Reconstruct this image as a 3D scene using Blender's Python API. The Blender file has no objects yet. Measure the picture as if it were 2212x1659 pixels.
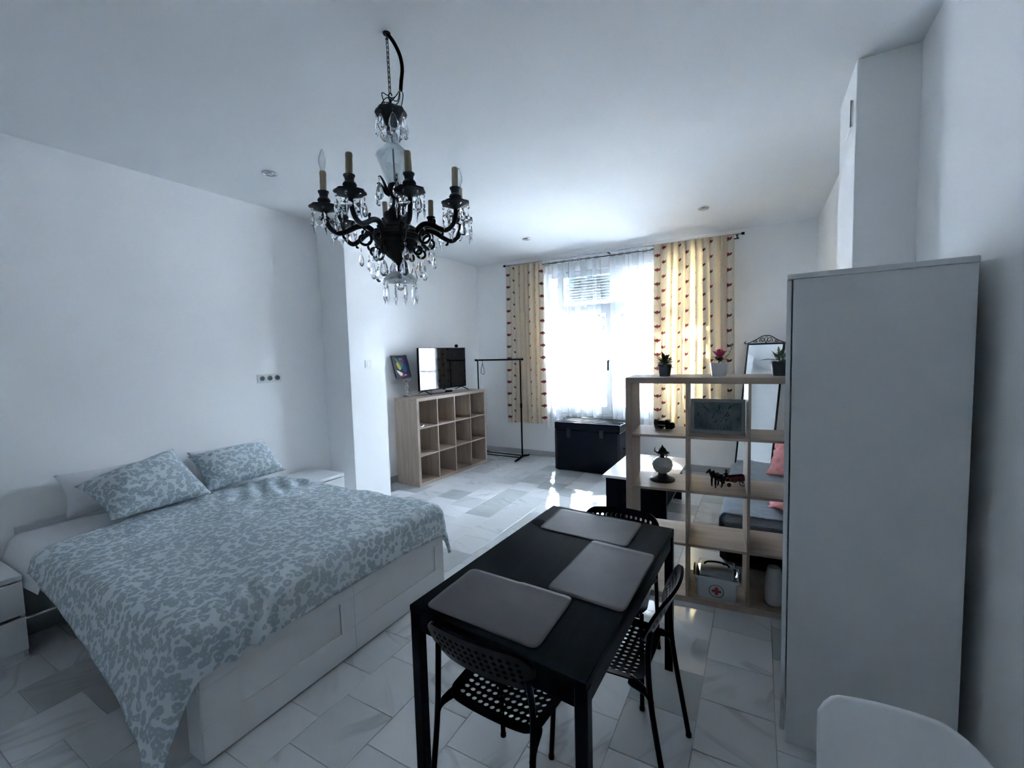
import bpy, bmesh, math, random
from mathutils import Vector, Matrix, noise
PI = math.pi
R = math.radians
random.seed(7)
SC = bpy.context.scene
COL = SC.collection

# ------------------------------------------------------------------ camera
def setup_camera():
    yaw, pitch, roll, h, f = -0.5107, -0.0696, -0.0265, 1.648, 954.07
    fw = Vector((math.sin(yaw) * math.cos(pitch), math.cos(yaw) * math.cos(pitch), math.sin(pitch)))
    r = Vector((math.cos(yaw), -math.sin(yaw), 0)); u = r.cross(fw)
    c, s = math.cos(roll), math.sin(roll)
    r2 = c * r + s * u; u2 = -s * r + c * u
    cam = bpy.data.cameras.new('camera'); co = bpy.data.objects.new('camera', cam); COL.objects.link(co)
    m = Matrix((r2, u2, -fw)).transposed().to_4x4(); m.translation = (0, 0, h)
    co.matrix_world = m
    cam.sensor_fit = 'HORIZONTAL'; cam.sensor_width = 36; cam.lens = f / 2212 * 36
    cam.clip_start = 0.02; cam.clip_end = 200
    SC.camera = co
setup_camera()

# ------------------------------------------------------------------ light and exposure
SKY_COLOR, SKY_STRENGTH = (0.775, 0.887, 1.0), 15.0
SUN_STRENGTH = 34.0
EXPOSURE = 4.05
w = bpy.data.worlds.new('sky'); SC.world = w; w.use_nodes = True
bgn = w.node_tree.nodes['Background']
bgn.inputs[0].default_value = (*SKY_COLOR, 1); bgn.inputs[1].default_value = SKY_STRENGTH
def add_light(name, kind, loc, direction, **kw):
    l = bpy.data.lights.new(name, kind); o = bpy.data.objects.new(name, l); COL.objects.link(o)
    o.location = loc; o.rotation_euler = Vector(direction).to_track_quat('-Z', 'Y').to_euler()
    for k, v in kw.items(): setattr(l, k, v)
    return o
add_light('sun', 'SUN', (-3, 12, 10), (0.32, -0.80, -0.75), energy=SUN_STRENGTH, color=(0.86, 0.95, 1.0), angle=R(1.0))
po = add_light('window_portal', 'AREA', (-1.75, 6.52, 1.77), (0, -1, 0), shape='RECTANGLE', size=2.5, size_y=2.2)
po.data.cycles.is_portal = True
SC.view_settings.view_transform = 'Standard'; SC.view_settings.look = 'None'
SC.view_settings.gamma = 1; SC.view_settings.use_curve_mapping = False
SC.view_settings.exposure = EXPOSURE
cy = SC.cycles
cy.max_bounces = 10; cy.diffuse_bounces = 6; cy.glossy_bounces = 5; cy.transmission_bounces = 8; cy.transparent_max_bounces = 16
cy.caustics_reflective = False; cy.caustics_refractive = False
cy.sample_clamp_indirect = 6

# ------------------------------------------------------------------ shader helpers
class X:
    """small expression wrapper round math nodes"""
    def __init__(s, nt, v): s.nt, s.v = nt, v
    def _m(s, op, *a):
        n = s.nt.nodes.new('ShaderNodeMath'); n.operation = op
        for i, q in enumerate((s,) + a):
            q = q.v if isinstance(q, X) else q
            if isinstance(q, (int, float)): n.inputs[i].default_value = q
            else: s.nt.links.new(q, n.inputs[i])
        return X(s.nt, n.outputs[0])
    def __add__(s, o): return s._m('ADD', o)
    def __sub__(s, o): return s._m('SUBTRACT', o)
    def __mul__(s, o): return s._m('MULTIPLY', o)
    def __truediv__(s, o): return s._m('DIVIDE', o)
    def lt(s, o): return s._m('LESS_THAN', o)
    def gt(s, o): return s._m('GREATER_THAN', o)
    def mx(s, o): return s._m('MAXIMUM', o)
    def mn(s, o): return s._m('MINIMUM', o)
    def abs(s): return s._m('ABSOLUTE')
    def fl(s): return s._m('FLOOR')
    def fr(s): return s._m('FRACT')
    def sq(s): return s * s
    def sqrt(s): return s._m('SQRT')
    def cos(s): return s._m('COSINE')
    def sin(s): return s._m('SINE')
    def mod(s, o): return s._m('FLOORED_MODULO', o)

class M:
    def __init__(s, name, color=(.8, .8, .8), rough=.5, metal=0.0, spec=.5):
        s.m = bpy.data.materials.new(name); s.m.use_nodes = True
        s.nt = s.m.node_tree; s.b = s.nt.nodes['Principled BSDF']
        s.b.inputs['Base Color'].default_value = (*color, 1)
        s.b.inputs['Roughness'].default_value = rough; s.b.inputs['Metallic'].default_value = metal
        s.b.inputs['Specular IOR Level'].default_value = spec
        s.out = [n for n in s.nt.nodes if n.type == 'OUTPUT_MATERIAL'][0]
    def new(s, t, **kw):
        n = s.nt.nodes.new(t)
        for k, v in kw.items(): setattr(n, k, v)
        return n
    def link(s, a, b): s.nt.links.new(a.v if isinstance(a, X) else a, b)
    def coord(s, which='Object', scale=(1, 1, 1), loc=None):
        tc = s.new('ShaderNodeTexCoord'); mp = s.new('ShaderNodeMapping')
        mp.inputs['Scale'].default_value = scale
        s.link(tc.outputs[which], mp.inputs[0])
        if loc is not None: s.link(loc, mp.inputs['Location'])
        return mp.outputs[0]
    def noise(s, vec, scale, detail=3, rough=.5, dist=0):
        n = s.new('ShaderNodeTexNoise'); n.inputs['Scale'].default_value = scale
        n.inputs['Detail'].default_value = detail; n.inputs['Roughness'].default_value = rough
        n.inputs['Distortion'].default_value = dist
        s.link(vec, n.inputs['Vector']); return X(s.nt, n.outputs[0])
    def ramp(s, fac, stops, interp='LINEAR'):
        n = s.new('ShaderNodeValToRGB'); n.color_ramp.interpolation = interp
        el = n.color_ramp.elements
        while len(el) < len(stops): el.new(.5)
        for e, (p, c) in zip(el, stops):
            e.position = p; e.color = (*c, 1) if len(c) == 3 else c
        s.link(fac, n.inputs[0]); return n.outputs[0]
    def mix(s, fac, a, b):
        n = s.new('ShaderNodeMix', data_type='RGBA')
        for q, i in ((fac, 0), (a, 6), (b, 7)):
            q = q.v if isinstance(q, X) else q
            if isinstance(q, (int, float)): n.inputs[i].default_value = q
            elif isinstance(q, tuple): n.inputs[i].default_value = (*q, 1)
            else: s.nt.links.new(q, n.inputs[i])
        return n.outputs[2]
    def color(s, sock): s.link(sock, s.b.inputs['Base Color']); return s
    def bump(s, h, strength=.2, dist=.01):
        n = s.new('ShaderNodeBump'); n.inputs['Strength'].default_value = strength; n.inputs['Distance'].default_value = dist
        s.link(h, n.inputs['Height']); s.link(n.outputs[0], s.b.inputs['Normal']); return s

def paint(name, c, rough=.75, b=.08):
    m = M(name, c, rough, spec=.25); v = m.coord(); m.bump(m.noise(v, 60, 3), b, .004)
    n = m.noise(v, 1.3, 2)
    m.color(m.ramp(n, [(.3, tuple(k * .97 for k in c)), (.7, c)])); return m.m
MT = {}
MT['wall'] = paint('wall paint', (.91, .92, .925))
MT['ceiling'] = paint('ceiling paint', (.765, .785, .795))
def mk_wood(name, a, b, axis=2, rough=.5):
    m = M(name, a, rough, spec=.3); sc = [26, 26, 26]; sc[axis] = 1.6
    rnd = m.new('ShaderNodeObjectInfo').outputs['Random']
    off = m.new('ShaderNodeCombineXYZ'); 
    for i in range(3): m.link(X(m.nt, rnd) * (7.3 + i), off.inputs[i])
    v = m.coord('Object', tuple(sc), off.outputs[0])
    n = m.noise(v, 1.0, 5, .6, .5)
    m.color(m.ramp(n, [(.3, b), (.65, a)])); m.bump(n, .05, .002); return m.m
OAK, OAKD = (.43, .35, .29), (.33, .26, .21)
MT['oak_z'] = mk_wood('bleached oak upright', OAK, OAKD, 2)
MT['oak_x'] = mk_wood('bleached oak along x', OAK, OAKD, 0)
MT['oak_y'] = mk_wood('bleached oak along y', OAK, OAKD, 1)
def plain(name, c, rough=.5, metal=0, spec=.5, bump=0, bscale=200):
    m = M(name, c, rough, metal, spec)
    if bump: m.bump(m.noise(m.coord(), bscale, 2), bump, .002)
    return m.m
def dull(name, c, rough=.5, ior=1.15, bump=0, bscale=200, c2=None):
    m = M(name); v = m.coord(); d = m.new('ShaderNodeBsdfDiffuse'); d.inputs[0].default_value = (*c, 1)
    if c2: m.link(m.ramp(m.noise(m.coord('Object', (40, 2, 2)), 1, 4, .6), [(.3, c), (.7, c2)]), d.inputs[0])
    g = m.new('ShaderNodeBsdfGlossy'); g.inputs['Roughness'].default_value = rough
    fr = m.new('ShaderNodeFresnel'); fr.inputs[0].default_value = ior
    if bump:
        b = m.new('ShaderNodeBump'); b.inputs['Strength'].default_value = bump; b.inputs['Distance'].default_value = .002
        m.link(m.noise(v, bscale, 2), b.inputs['Height'])
        for q in (d, g): m.link(b.outputs[0], q.inputs['Normal'])
    mx = m.new('ShaderNodeMixShader'); m.link(fr.outputs[0], mx.inputs[0]); m.link(d.outputs[0], mx.inputs[1]); m.link(g.outputs[0], mx.inputs[2])
    m.link(mx.outputs[0], m.out.inputs[0]); return m.m
MT['white'] = plain('white laminate', (.68, .70, .715), .38, bump=.02)
MT['white_plastic'] = plain('white plastic', (.78, .80, .82), .3, bump=.015)
MT['pvc'] = plain('white window plastic', (.82, .84, .86), .3, bump=.01)
MT['black_metal'] = dull('black powder coated metal', (.002, .003, .009), .4, 1.14, .02)
MT['black_plastic'] = dull('black plastic', (.002, .003, .009), .4, 1.13, .03, 400)
MT['tabletop'] = dull('black brown table top', (.0022, .005, .009), .45, 1.09, .05, 60, (.0045, .009, .014))
def mk_leather():
    m = M('dark grey faux leather', (.12, .12, .13), .5, spec=.15); v = m.coord()
    m.bump(m.noise(v, 300, 2) * .4 + m.noise(v, 9, 2), .16, .004)
    m.color(m.ramp(m.noise(v, 5, 2), [(.3, (.085, .083, .092)), (.7, (.11, .107, .115))])); return m.m
MT['leather'] = mk_leather()
def mk_bronze():
    m = M('dark patinated bronze', (.012, .015, .02), .42, .5, .5); v = m.coord()
    n = m.noise(v, 35, 4); m.color(m.ramp(n, [(.35, (.006, .008, .014)), (.75, (.03, .035, .035))])); m.bump(n, .25, .004); return m.m
MT['bronze'] = mk_bronze()
MT['candle'] = plain('aged candle card', (.36, .30, .215), .6, bump=.1, bscale=60)
def mk_glass(name, tint=(1, 1, 1), rough=0.0):
    m = M(name); g = m.new('ShaderNodeBsdfGlass'); g.inputs['Color'].default_value = (*tint, 1); g.inputs['Roughness'].default_value = rough
    g.inputs['IOR'].default_value = 1.5; m.link(g.outputs[0], m.out.inputs[0]); return m.m
MT['crystal'] = mk_glass('cut crystal', (.97, .98, 1))
def mk_thin(name, tint=(.95, .97, 1.0)):
    m = M(name); t = m.new('ShaderNodeBsdfTransparent'); t.inputs[0].default_value = (*tint, 1)
    g = m.new('ShaderNodeBsdfGlossy'); g.inputs['Roughness'].default_value = .01
    fr = m.new('ShaderNodeFresnel'); fr.inputs[0].default_value = 1.35
    mx = m.new('ShaderNodeMixShader'); m.link(fr.outputs[0], mx.inputs[0]); m.link(t.outputs[0], mx.inputs[1]); m.link(g.outputs[0], mx.inputs[2])
    m.link(mx.outputs[0], m.out.inputs[0]); return m.m
MT['pane'] = mk_thin('window glass')
def mk_etched():
    m = M('etched clear glass', (.86, .90, .92), .15, spec=.8); t = m.new('ShaderNodeBsdfTransparent'); t.inputs[0].default_value = (.95, .97, .98, 1)
    v = m.coord('Object', (60, 60, 9)); n = m.noise(v, 1, 3)
    m.bump(n, .5, .004)
    lw = m.new('ShaderNodeLayerWeight'); lw.inputs[0].default_value = .3
    mx = m.new('ShaderNodeMixShader'); m.link((X(m.nt, lw.outputs['Facing']) * .6 + .08 + n * .12).mn(1.0), mx.inputs[0]); m.link(t.outputs[0], mx.inputs[1]); m.link(m.b.outputs[0], mx.inputs[2])
    m.link(mx.outputs[0], m.out.inputs[0]); return m.m
MT['etched'] = mk_etched()
MT['clear'] = mk_thin('thin clear glass', (.9, .93, .95))
MT['mirror'] = plain('mirror silver', (.86, .89, .90), .02, 1.0)
MT['screen'] = plain('black television screen', (.003, .004, .008), .05, 0, .5)
def mk_marble():
    m = M('polished marble tile', (.7, .7, .7), .10, spec=.55)
    oi = m.new('ShaderNodeObjectInfo'); rnd = X(m.nt, oi.outputs['Random'])
    geo = m.new('ShaderNodeNewGeometry'); pr = X(m.nt, geo.outputs['Random Per Island'])
    k = rnd + pr
    off = m.new('ShaderNodeCombineXYZ'); m.link(k * 37.0, off.inputs[0]); m.link(k * 91.0, off.inputs[1]); m.link(k * 13.0, off.inputs[2])
    rot = m.new('ShaderNodeVectorRotate', rotation_type='Z_AXIS')
    m.link(m.coord('Object'), rot.inputs['Vector']); m.link((k * 17.0).fl() * 1.5708 + .5, rot.inputs['Angle'])
    ad = m.new('ShaderNodeVectorMath', operation='ADD'); m.link(rot.outputs[0], ad.inputs[0]); m.link(off.outputs[0], ad.inputs[1])
    mp = m.new('ShaderNodeMapping'); mp.inputs['Scale'].default_value = (1.0, 4.2, 1); m.link(ad.outputs[0], mp.inputs[0])
    v1 = m.noise(mp.outputs[0], .8, 3, .5, .5)
    vein = (v1 - .52).abs() * 9.0
    cloud = m.noise(ad.outputs[0], 3.0, 3)
    base = m.mix((k * 5.71).fr(), (.50, .53, .55), (.70, .71, .73))
    base2 = m.mix(((k * 11.3).fr()).gt(.84), base, (.38, .415, .415))
    c1 = m.mix(cloud * .6, base2, (.70, .71, .71))
    veinmask = X(m.nt, m.ramp(vein, [(0, (1, 1, 1)), (.28, (0, 0, 0))]))
    c2 = m.mix(veinmask * ((m.noise(ad.outputs[0], 2.2, 2) - .42).mx(0.0) * 3.0).mn(.75), c1, (.36, .37, .38))
    m.color(c2); return m.m
MT['marble'] = mk_marble()
MT['grout'] = plain('grey tile grout', (.42, .43, .44), .7)
MT['skirting'] = plain('grey marble skirting', (.45, .46, .47), .3, bump=.02)
def leopard(name, base, dark, scale):
    m = M(name, base, .85, spec=.15); v = m.coord()
    ns = m.new('ShaderNodeTexNoise'); ns.inputs['Scale'].default_value = 12; m.link(v, ns.inputs['Vector'])
    wv = m.new('ShaderNodeVectorMath', operation='MULTIPLY_ADD'); m.link(ns.outputs['Color'], wv.inputs[0])
    wv.inputs[1].default_value = (.045, .045, .045); m.link(v, wv.inputs[2])
    vo = m.new('ShaderNodeTexVoronoi'); vo.inputs['Scale'].default_value = scale; vo.inputs['Randomness'].default_value = .9; m.link(wv.outputs[0], vo.inputs['Vector'])
    d = X(m.nt, vo.outputs['Distance'])
    ring = X(m.nt, m.ramp(d, [(.10, (.35, .35, .35)), (.22, (1, 1, 1)), (.52, (1, 1, 1)), (.60, (0, 0, 0))]))
    brk = X(m.nt, m.ramp(m.noise(v, scale * 1.6, 2), [(.30, (.15, .15, .15)), (.40, (1, 1, 1))]))
    m.color(m.mix((ring * brk) * .95, base, dark))
    m.bump(m.noise(v, 30, 3), .12, .01); return m.m
MT['duvet'] = leopard('pale blue leopard print cotton', (.62, .69, .725), (.35, .42, .46), 31)
MT['cotton'] = plain('white cotton', (.72, .74, .77), .85, spec=.15, bump=.15, bscale=25)
def mk_throw():
    m = M('grey crinkled throw', (.26, .31, .36), .9, spec=.1); v = m.coord('Object', (1, 1, 1))
    m.bump(m.noise(v, 22, 4, .6, 1.0), .8, .02); return m.m
MT['throw'] = mk_throw()
MT['pink'] = plain('pink fluffy fur', (.82, .36, .36), .95, spec=.05, bump=.9, bscale=40)
MT['red'] = plain('red print', (.45, .03, .06), .5)
MT['dark_red'] = plain('dark red painted metal', (.06, .012, .02), .45, bump=.05)
MT['iron'] = plain('dark cast iron', (.008, .008, .014), .5, .3, bump=.1)
MT['milk'] = plain('milk glass', (.50, .53, .53), .25, bump=.3, bscale=40)
MT['pot_dark'] = plain('dark green pot', (.02, .035, .045), .5)
MT['pot_white'] = plain('white pot', (.60, .62, .64), .4)
MT['rose'] = plain('pink rose petal', (.72, .07, .18), .6)
def mk_leaf(name, a, b):
    m = M(name, a, .5); m.color(m.ramp(m.noise(m.coord(), 9, 2), [(.35, a), (.65, b)])); return m.m
MT['leaf_dark'] = mk_leaf('dark green leaf', (.008, .022, .02), (.03, .06, .04))
MT['leaf_pale'] = mk_leaf('pale green leaf', (.10, .16, .10), (.30, .38, .25))
MT['tree_leaf'] = mk_leaf('garden foliage', (.003, .008, .003), (.009, .020, .007))
MT['bark'] = plain('tree bark', (.32, .24, .17), .9, bump=.6, bscale=20)
MT['garden_wall'] = plain('pale garden wall', (.42, .41, .42), .9, bump=.1, bscale=20)
MT['ground'] = plain('pale garden paving', (.30, .29, .28), .9, bump=.1, bscale=15)
MT['shutter'] = plain('grey roller shutter', (.30, .36, .37), .5)
MT['chest'] = dull('worn black trunk', (.002, .004, .010), .3, 1.2, .3, 14)
MT['pale_top'] = plain('pale table top', (.66, .63, .64), .22, bump=.03, bscale=12)
MT['chrome'] = plain('brushed steel', (.55, .57, .6), .25, 1.0)
MT['sock_hole'] = plain('grey socket recess', (.12, .13, .14), .5)
MT['print_dark'] = plain('dark ink print', (.02, .03, .045), .6)
MT['canvas'] = plain('dark canvas', (.012, .014, .03), .6)
for n_, c_ in dict(yellow=(.62, .58, .12), olive=(.22, .27, .16), teal=(.03, .16, .25), sky=(.10, .33, .50), crimson=(.42, .05, .09), cream=(.85, .82, .75), violet=(.05, .04, .12)).items():
    MT['art_' + n_] = plain('paint ' + n_, c_, .5)
def mk_framepic():
    m = M('grey teal print paper', (.10, .15, .18), .35); v = m.coord()
    m.color(m.ramp(m.noise(v, 9, 3), [(.3, (.09, .15, .18)), (.7, (.26, .33, .35))])); return m.m
MT['paper'] = mk_framepic()
def mk_sheer():
    m = M('white sheer voile'); t = m.new('ShaderNodeBsdfTransparent'); t.inputs[0].default_value = (.98, .99, 1, 1)
    tr = m.new('ShaderNodeBsdfTranslucent'); tr.inputs[0].default_value = (.88, .9, .94, 1)
    df = m.new('ShaderNodeBsdfDiffuse'); df.inputs[0].default_value = (.88, .9, .94, 1)
    a = m.new('ShaderNodeMixShader'); a.inputs[0].default_value = .45; m.link(tr.outputs[0], a.inputs[1]); m.link(df.outputs[0], a.inputs[2])
    lw = m.new('ShaderNodeLayerWeight'); lw.inputs[0].default_value = .35
    fac = X(m.nt, lw.outputs['Facing']) * .40 + .25
    b = m.new('ShaderNodeMixShader'); m.link(fac, b.inputs[0]); m.link(t.outputs[0], b.inputs[1]); m.link(a.outputs[0], b.inputs[2])
    m.link(b.outputs[0], m.out.inputs[0]); return m.m
MT['sheer'] = mk_sheer()
def mk_curtain():
    m = M('cream curtain with printed tulips')
    uv = m.new('ShaderNodeTexCoord').outputs['UV']; sp = m.new('ShaderNodeSeparateXYZ'); m.link(uv, sp.inputs[0])
    u, v = X(m.nt, sp.outputs[0]), X(m.nt, sp.outputs[1])
    CW, CH, S = .16, .185, .042
    def tulip(du, dv, size):
        cu = u / CW + du; col = cu.fl()
        cv = v / CH + dv + col.mod(2.0) * .5
        x = (cu.fr() - .5) * (CW / size / 1.35); y = (cv.fr() - .5) * (CH / size)
        low = (x.sq() + y.sq()).lt(.25) * y.lt(0.02)
        top = x.abs().lt(.5) * y.gt(-.001) * y.lt((x * (2 * PI)).cos().abs() * .36 + .10)
        stem = x.abs().lt(.05) * y.lt(-.4) * y.gt(-.8)
        return low.mx(top).mx(stem)
    t1 = tulip(0, 0, S); t2 = tulip(0, .5, S * .9)
    inner = tulip(0, .5, S * .72)
    vein = m.noise(uv, 14, 3, .5, 2.0)
    base = m.mix((vein - .5).abs().lt(.035) * .5, (.60, .54, .47), (.50, .44, .36))
    c = m.mix((t2 - inner).mx(0.0) * .45, base, (.50, .42, .34))
    c = m.mix(t1, c, (.14, .025, .04))
    tr = m.new('ShaderNodeBsdfTranslucent'); df = m.new('ShaderNodeBsdfDiffuse')
    tint = m.mix(t1, m.mix((t2 - inner).mx(0.0) * .3, (.84, .60, .29), (.72, .48, .22)), (.26, .05, .05))
    m.link(tint, tr.inputs[0]); m.link(c, df.inputs[0])
    a = m.new('ShaderNodeMixShader'); m.link(((u / CW).fr() - .5).abs().lt(.28) * .27 + .63, a.inputs[0]); m.link(tr.outputs[0], a.inputs[1]); m.link(df.outputs[0], a.inputs[2])  # striped translucency imitates light glowing through single and doubled folds
    m.link(a.outputs[0], m.out.inputs[0]); return m.m
MT['curtain'] = mk_curtain()

# ------------------------------------------------------------------ mesh helpers
def bx(bm, x0, x1, y0, y1, z0, z1, b=0.0, seg=1):
    vs = [bm.verts.new((x, y, z)) for z in (z0, z1) for x, y in ((x0, y0), (x1, y0), (x1, y1), (x0, y1))]
    fs = [(3, 2, 1, 0), (4, 5, 6, 7), (0, 1, 5, 4), (1, 2, 6, 5), (2, 3, 7, 6), (3, 0, 4, 7)]
    ff = [bm.faces.new([vs[i] for i in f]) for f in fs]
    if b > 0:
        es = list({e for f in ff for e in f.edges})
        bmesh.ops.bevel(bm, geom=es, offset=b, segments=seg, affect='EDGES', profile=.5)
def prism(bm, pts, z0, z1, b=0.0):
    """vertical prism from a 2-D outline (counter-clockwise)"""
    lo = [bm.verts.new((p[0], p[1], z0)) for p in pts]; hi = [bm.verts.new((p[0], p[1], z1)) for p in pts]
    n = len(pts); ff = [bm.faces.new(hi), bm.faces.new(lo[::-1])]
    for i in range(n): ff.append(bm.faces.new((lo[i], lo[(i + 1) % n], hi[(i + 1) % n], hi[i])))
    if b > 0:
        es = [e for e in ff[0].edges]
        bmesh.ops.bevel(bm, geom=es, offset=b, segments=1, affect='EDGES')
def tube(bm, pts, rad, seg=10, cap=True, closed=False):
    pts = [Vector(p) for p in pts]; n = len(pts)
    rads = rad if isinstance(rad, (list, tuple)) else [rad] * n
    rings = []; up = None
    for i, p in enumerate(pts):
        if closed: t = (pts[(i + 1) % n] - pts[i - 1])
        else: t = pts[min(i + 1, n - 1)] - pts[max(i - 1, 0)]
        t = t.normalized() if t.length > 1e-9 else Vector((0, 0, 1))
        if up is None:
            up = t.orthogonal().normalized()
        else:
            up = (up - t * up.dot(t)); up = up.normalized() if up.length > 1e-6 else t.orthogonal().normalized()
        sd = t.cross(up)
        rings.append([bm.verts.new(p + (up * math.cos(a) + sd * math.sin(a)) * rads[i]) for a in [2 * PI * k / seg for k in range(seg)]])
    m = n if closed else n - 1
    for i in range(m):
        a, b = rings[i], rings[(i + 1) % n]
        for k in range(seg): bm.faces.new((a[k], a[(k + 1) % seg], b[(k + 1) % seg], b[k]))
    if cap and not closed:
        bm.faces.new(rings[0][::-1]); bm.faces.new(rings[-1])
def lathe(bm, prof, seg=24, c=(0, 0, 0), lobes=0, amp=0.0):
    """profile of (r, z) from bottom to top"""
    rings = []
    for r, z in prof:
        if r < 1e-5: rings.append([bm.verts.new((c[0], c[1], c[2] + z))])
        else:
            ring = []
            for k in range(seg):
                a = 2 * PI * k / seg; rr = r * (1 + amp * math.cos(lobes * a)) if lobes else r
                ring.append(bm.verts.new((c[0] + rr * math.cos(a), c[1] + rr * math.sin(a), c[2] + z)))
            rings.append(ring)
    for a, b in zip(rings, rings[1:]):
        if len(a) == 1 and len(b) == 1: continue
        for k in range(seg):
            if len(a) == 1: bm.faces.new((a[0], b[(k + 1) % seg], b[k]))
            elif len(b) == 1: bm.faces.new((a[k], a[(k + 1) % seg], b[0]))
            else: bm.faces.new((a[k], a[(k + 1) % seg], b[(k + 1) % seg], b[k]))
    if len(rings[0]) > 1: bm.faces.new(rings[0][::-1])
    if len(rings[-1]) > 1: bm.faces.new(rings[-1])
def spline(ctrl, n=8):
    """Catmull-Rom through control points"""
    P = [Vector(p) for p in ctrl]; P = [2 * P[0] - P[1]] + P + [2 * P[-1] - P[-2]]; out = []
    for i in range(1, len(P) - 2):
        for k in range(n):
            t = k / n; a, b, c, d = P[i - 1:i + 3]
            out.append(.5 * ((2 * b) + (c - a) * t + (2 * a - 5 * b + 4 * c - d) * t * t + (3 * b - a - 3 * c + d) * t ** 3))
    out.append(P[-2]); return out
def arc(c, r, a0, a1, n, plane='xz'):
    o = []
    for i in range(n + 1):
        a = a0 + (a1 - a0) * i / n; u, v = r * math.cos(a), r * math.sin(a)
        o.append((c[0] + u, c[1], c[2] + v) if plane == 'xz' else (c[0], c[1] + u, c[2] + v) if plane == 'yz' else (c[0] + u, c[1] + v, c[2]))
    return o
def grid(bm, nu, nv, fn, uvfn=None):
    vs = [[bm.verts.new(fn(i / nu, j / nv)) for j in range(nv + 1)] for i in range(nu + 1)]
    lay = bm.loops.layers.uv.verify() if uvfn else None
    for i in range(nu):
        for j in range(nv):
            q = [(i, j), (i + 1, j), (i + 1, j + 1), (i, j + 1)]
            f = bm.faces.new([vs[a][b] for a, b in q])
            if uvfn:
                for l, (a, b) in zip(f.loops, q): l[lay].uv = uvfn(a / nu, b / nv)
    return vs
def rrect(w, h, r, n=6, c=(0, 0)):
    o = []
    for cx, cy, a0 in ((w / 2 - r, h / 2 - r, 0), (-w / 2 + r, h / 2 - r, PI / 2), (-w / 2 + r, -h / 2 + r, PI), (w / 2 - r, -h / 2 + r, 1.5 * PI)):
        for i in range(n + 1):
            a = a0 + PI / 2 * i / n; o.append((c[0] + cx + r * math.cos(a), c[1] + cy + r * math.sin(a)))
    return o

# ------------------------------------------------------------------ object helpers
def link_mesh(name, me, mat, parent=None, loc=(0, 0, 0), rot=(0, 0, 0)):
    o = bpy.data.objects.new(name, me); COL.objects.link(o)
    if mat is not None and not me.materials: me.materials.append(MT[mat] if isinstance(mat, str) else mat)
    o.location = loc; o.rotation_euler = rot
    if parent is not None: o.parent = parent
    return o
def obj(name, bm, mat, parent=None, loc=(0, 0, 0), rot=(0, 0, 0), smooth=None, label=None):
    bmesh.ops.recalc_face_normals(bm, faces=bm.faces)
    me = bpy.data.meshes.new(name); bm.to_mesh(me); bm.free()
    if smooth is not None:
        if smooth >= 180: me.shade_smooth()
        else:
            me.shade_smooth()
            me.set_sharp_from_angle(angle=R(smooth))
    o = link_mesh(name, me, mat, parent, loc, rot)
    if label: o['label'] = label
    return o
def B(): return bmesh.new()
def box(name, d, mat, parent=None, b=.002, loc=(0, 0, 0), rot=(0, 0, 0), label=None):
    bm = B(); bx(bm, *d, b=b); return obj(name, bm, mat, parent, loc, rot, label=label)
def rod(name, pts, rad, mat, parent=None, seg=10, loc=(0, 0, 0), label=None):
    bm = B(); tube(bm, pts, rad, seg); return obj(name, bm, mat, parent, loc, smooth=50, label=label)
def turned(name, prof, mat, parent=None, seg=24, loc=(0, 0, 0), smooth=40, lobes=0, amp=0, label=None):
    bm = B(); lathe(bm, prof, seg, lobes=lobes, amp=amp); return obj(name, bm, mat, parent, loc, smooth=smooth, label=label)
def thing(name, label, cat, loc=(0, 0, 0), rz=0, group=None, rot=None):
    o = bpy.data.objects.new(name, None); COL.objects.link(o); o.empty_display_size = .1
    o.location = loc; o.rotation_euler = rot or (0, 0, rz); o['label'] = label; o['category'] = cat
    if group: o['group'] = group
    return o
def tag(o, label, cat, group=None):
    o['label'] = label; o['category'] = cat
    if group: o['group'] = group
    return o
def struct(o): o['kind'] = 'structure'; return o
def kids(o): return [c for c in bpy.data.objects if c.parent == o]
def dup(root, loc, rz=0, label=None):
    byp = {}
    for c in bpy.data.objects:
        if c.parent: byp.setdefault(c.parent, []).append(c)
    def cp(o, par):
        n = o.copy(); COL.objects.link(n)
        if par is not None: n.parent = par
        for k in byp.get(o, []): cp(k, n)
        return n
    r = cp(root, None); r.location = loc; r.rotation_euler = (0, 0, rz)
    if label: r['label'] = label
    return r
def share(src, parent, loc=None, rot=None):
    n = src.copy(); COL.objects.link(n); n.parent = parent
    if loc is not None: n.location = loc
    if rot is not None: n.rotation_euler = rot
    return n

# ------------------------------------------------------------------ room shell
XL, YW, XR, XRF, ZC, YB = -4.165, 6.30, 0.68, 0.585, 3.11, -1.7
WX0, WX1, WZ0, WZ1 = -2.92, -0.60, 0.70, 2.84      # window opening
WT = .24
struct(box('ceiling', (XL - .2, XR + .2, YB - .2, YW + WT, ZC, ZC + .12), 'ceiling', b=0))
struct(box('wall_left', (XL - .15, XL, YB, YW, 0, ZC), 'wall', b=0))
struct(box('wall_left_pillar', (XL - .02, -3.76, 3.23, 3.735, 0, ZC), 'wall', b=.004))
struct(box('wall_right', (XR, XR + .15, YB, 2.965, 0, ZC), 'wall', b=0))
struct(box('wall_right_pillar', (.425, XR + .15, 2.965, 3.50, 0, ZC), 'wall', b=.004))
struct(box('wall_right_far', (XRF, XR + .15, 3.50, YW, 0, ZC), 'wall', b=0))
struct(box('wall_rear', (XL - .15, XR + .15, YB - .15, YB, 0, ZC), 'wall', b=0))
bm = B()
bx(bm, XL - .15, WX0, YW, YW + WT, 0, ZC); bx(bm, WX1, XR + .15, YW, YW + WT, 0, ZC)
bx(bm, WX0, WX1, YW, YW + WT, 0, WZ0); bx(bm, WX0, WX1, YW, YW + WT, WZ1, ZC)
struct(obj('wall_window', bm, 'wall'))
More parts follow.
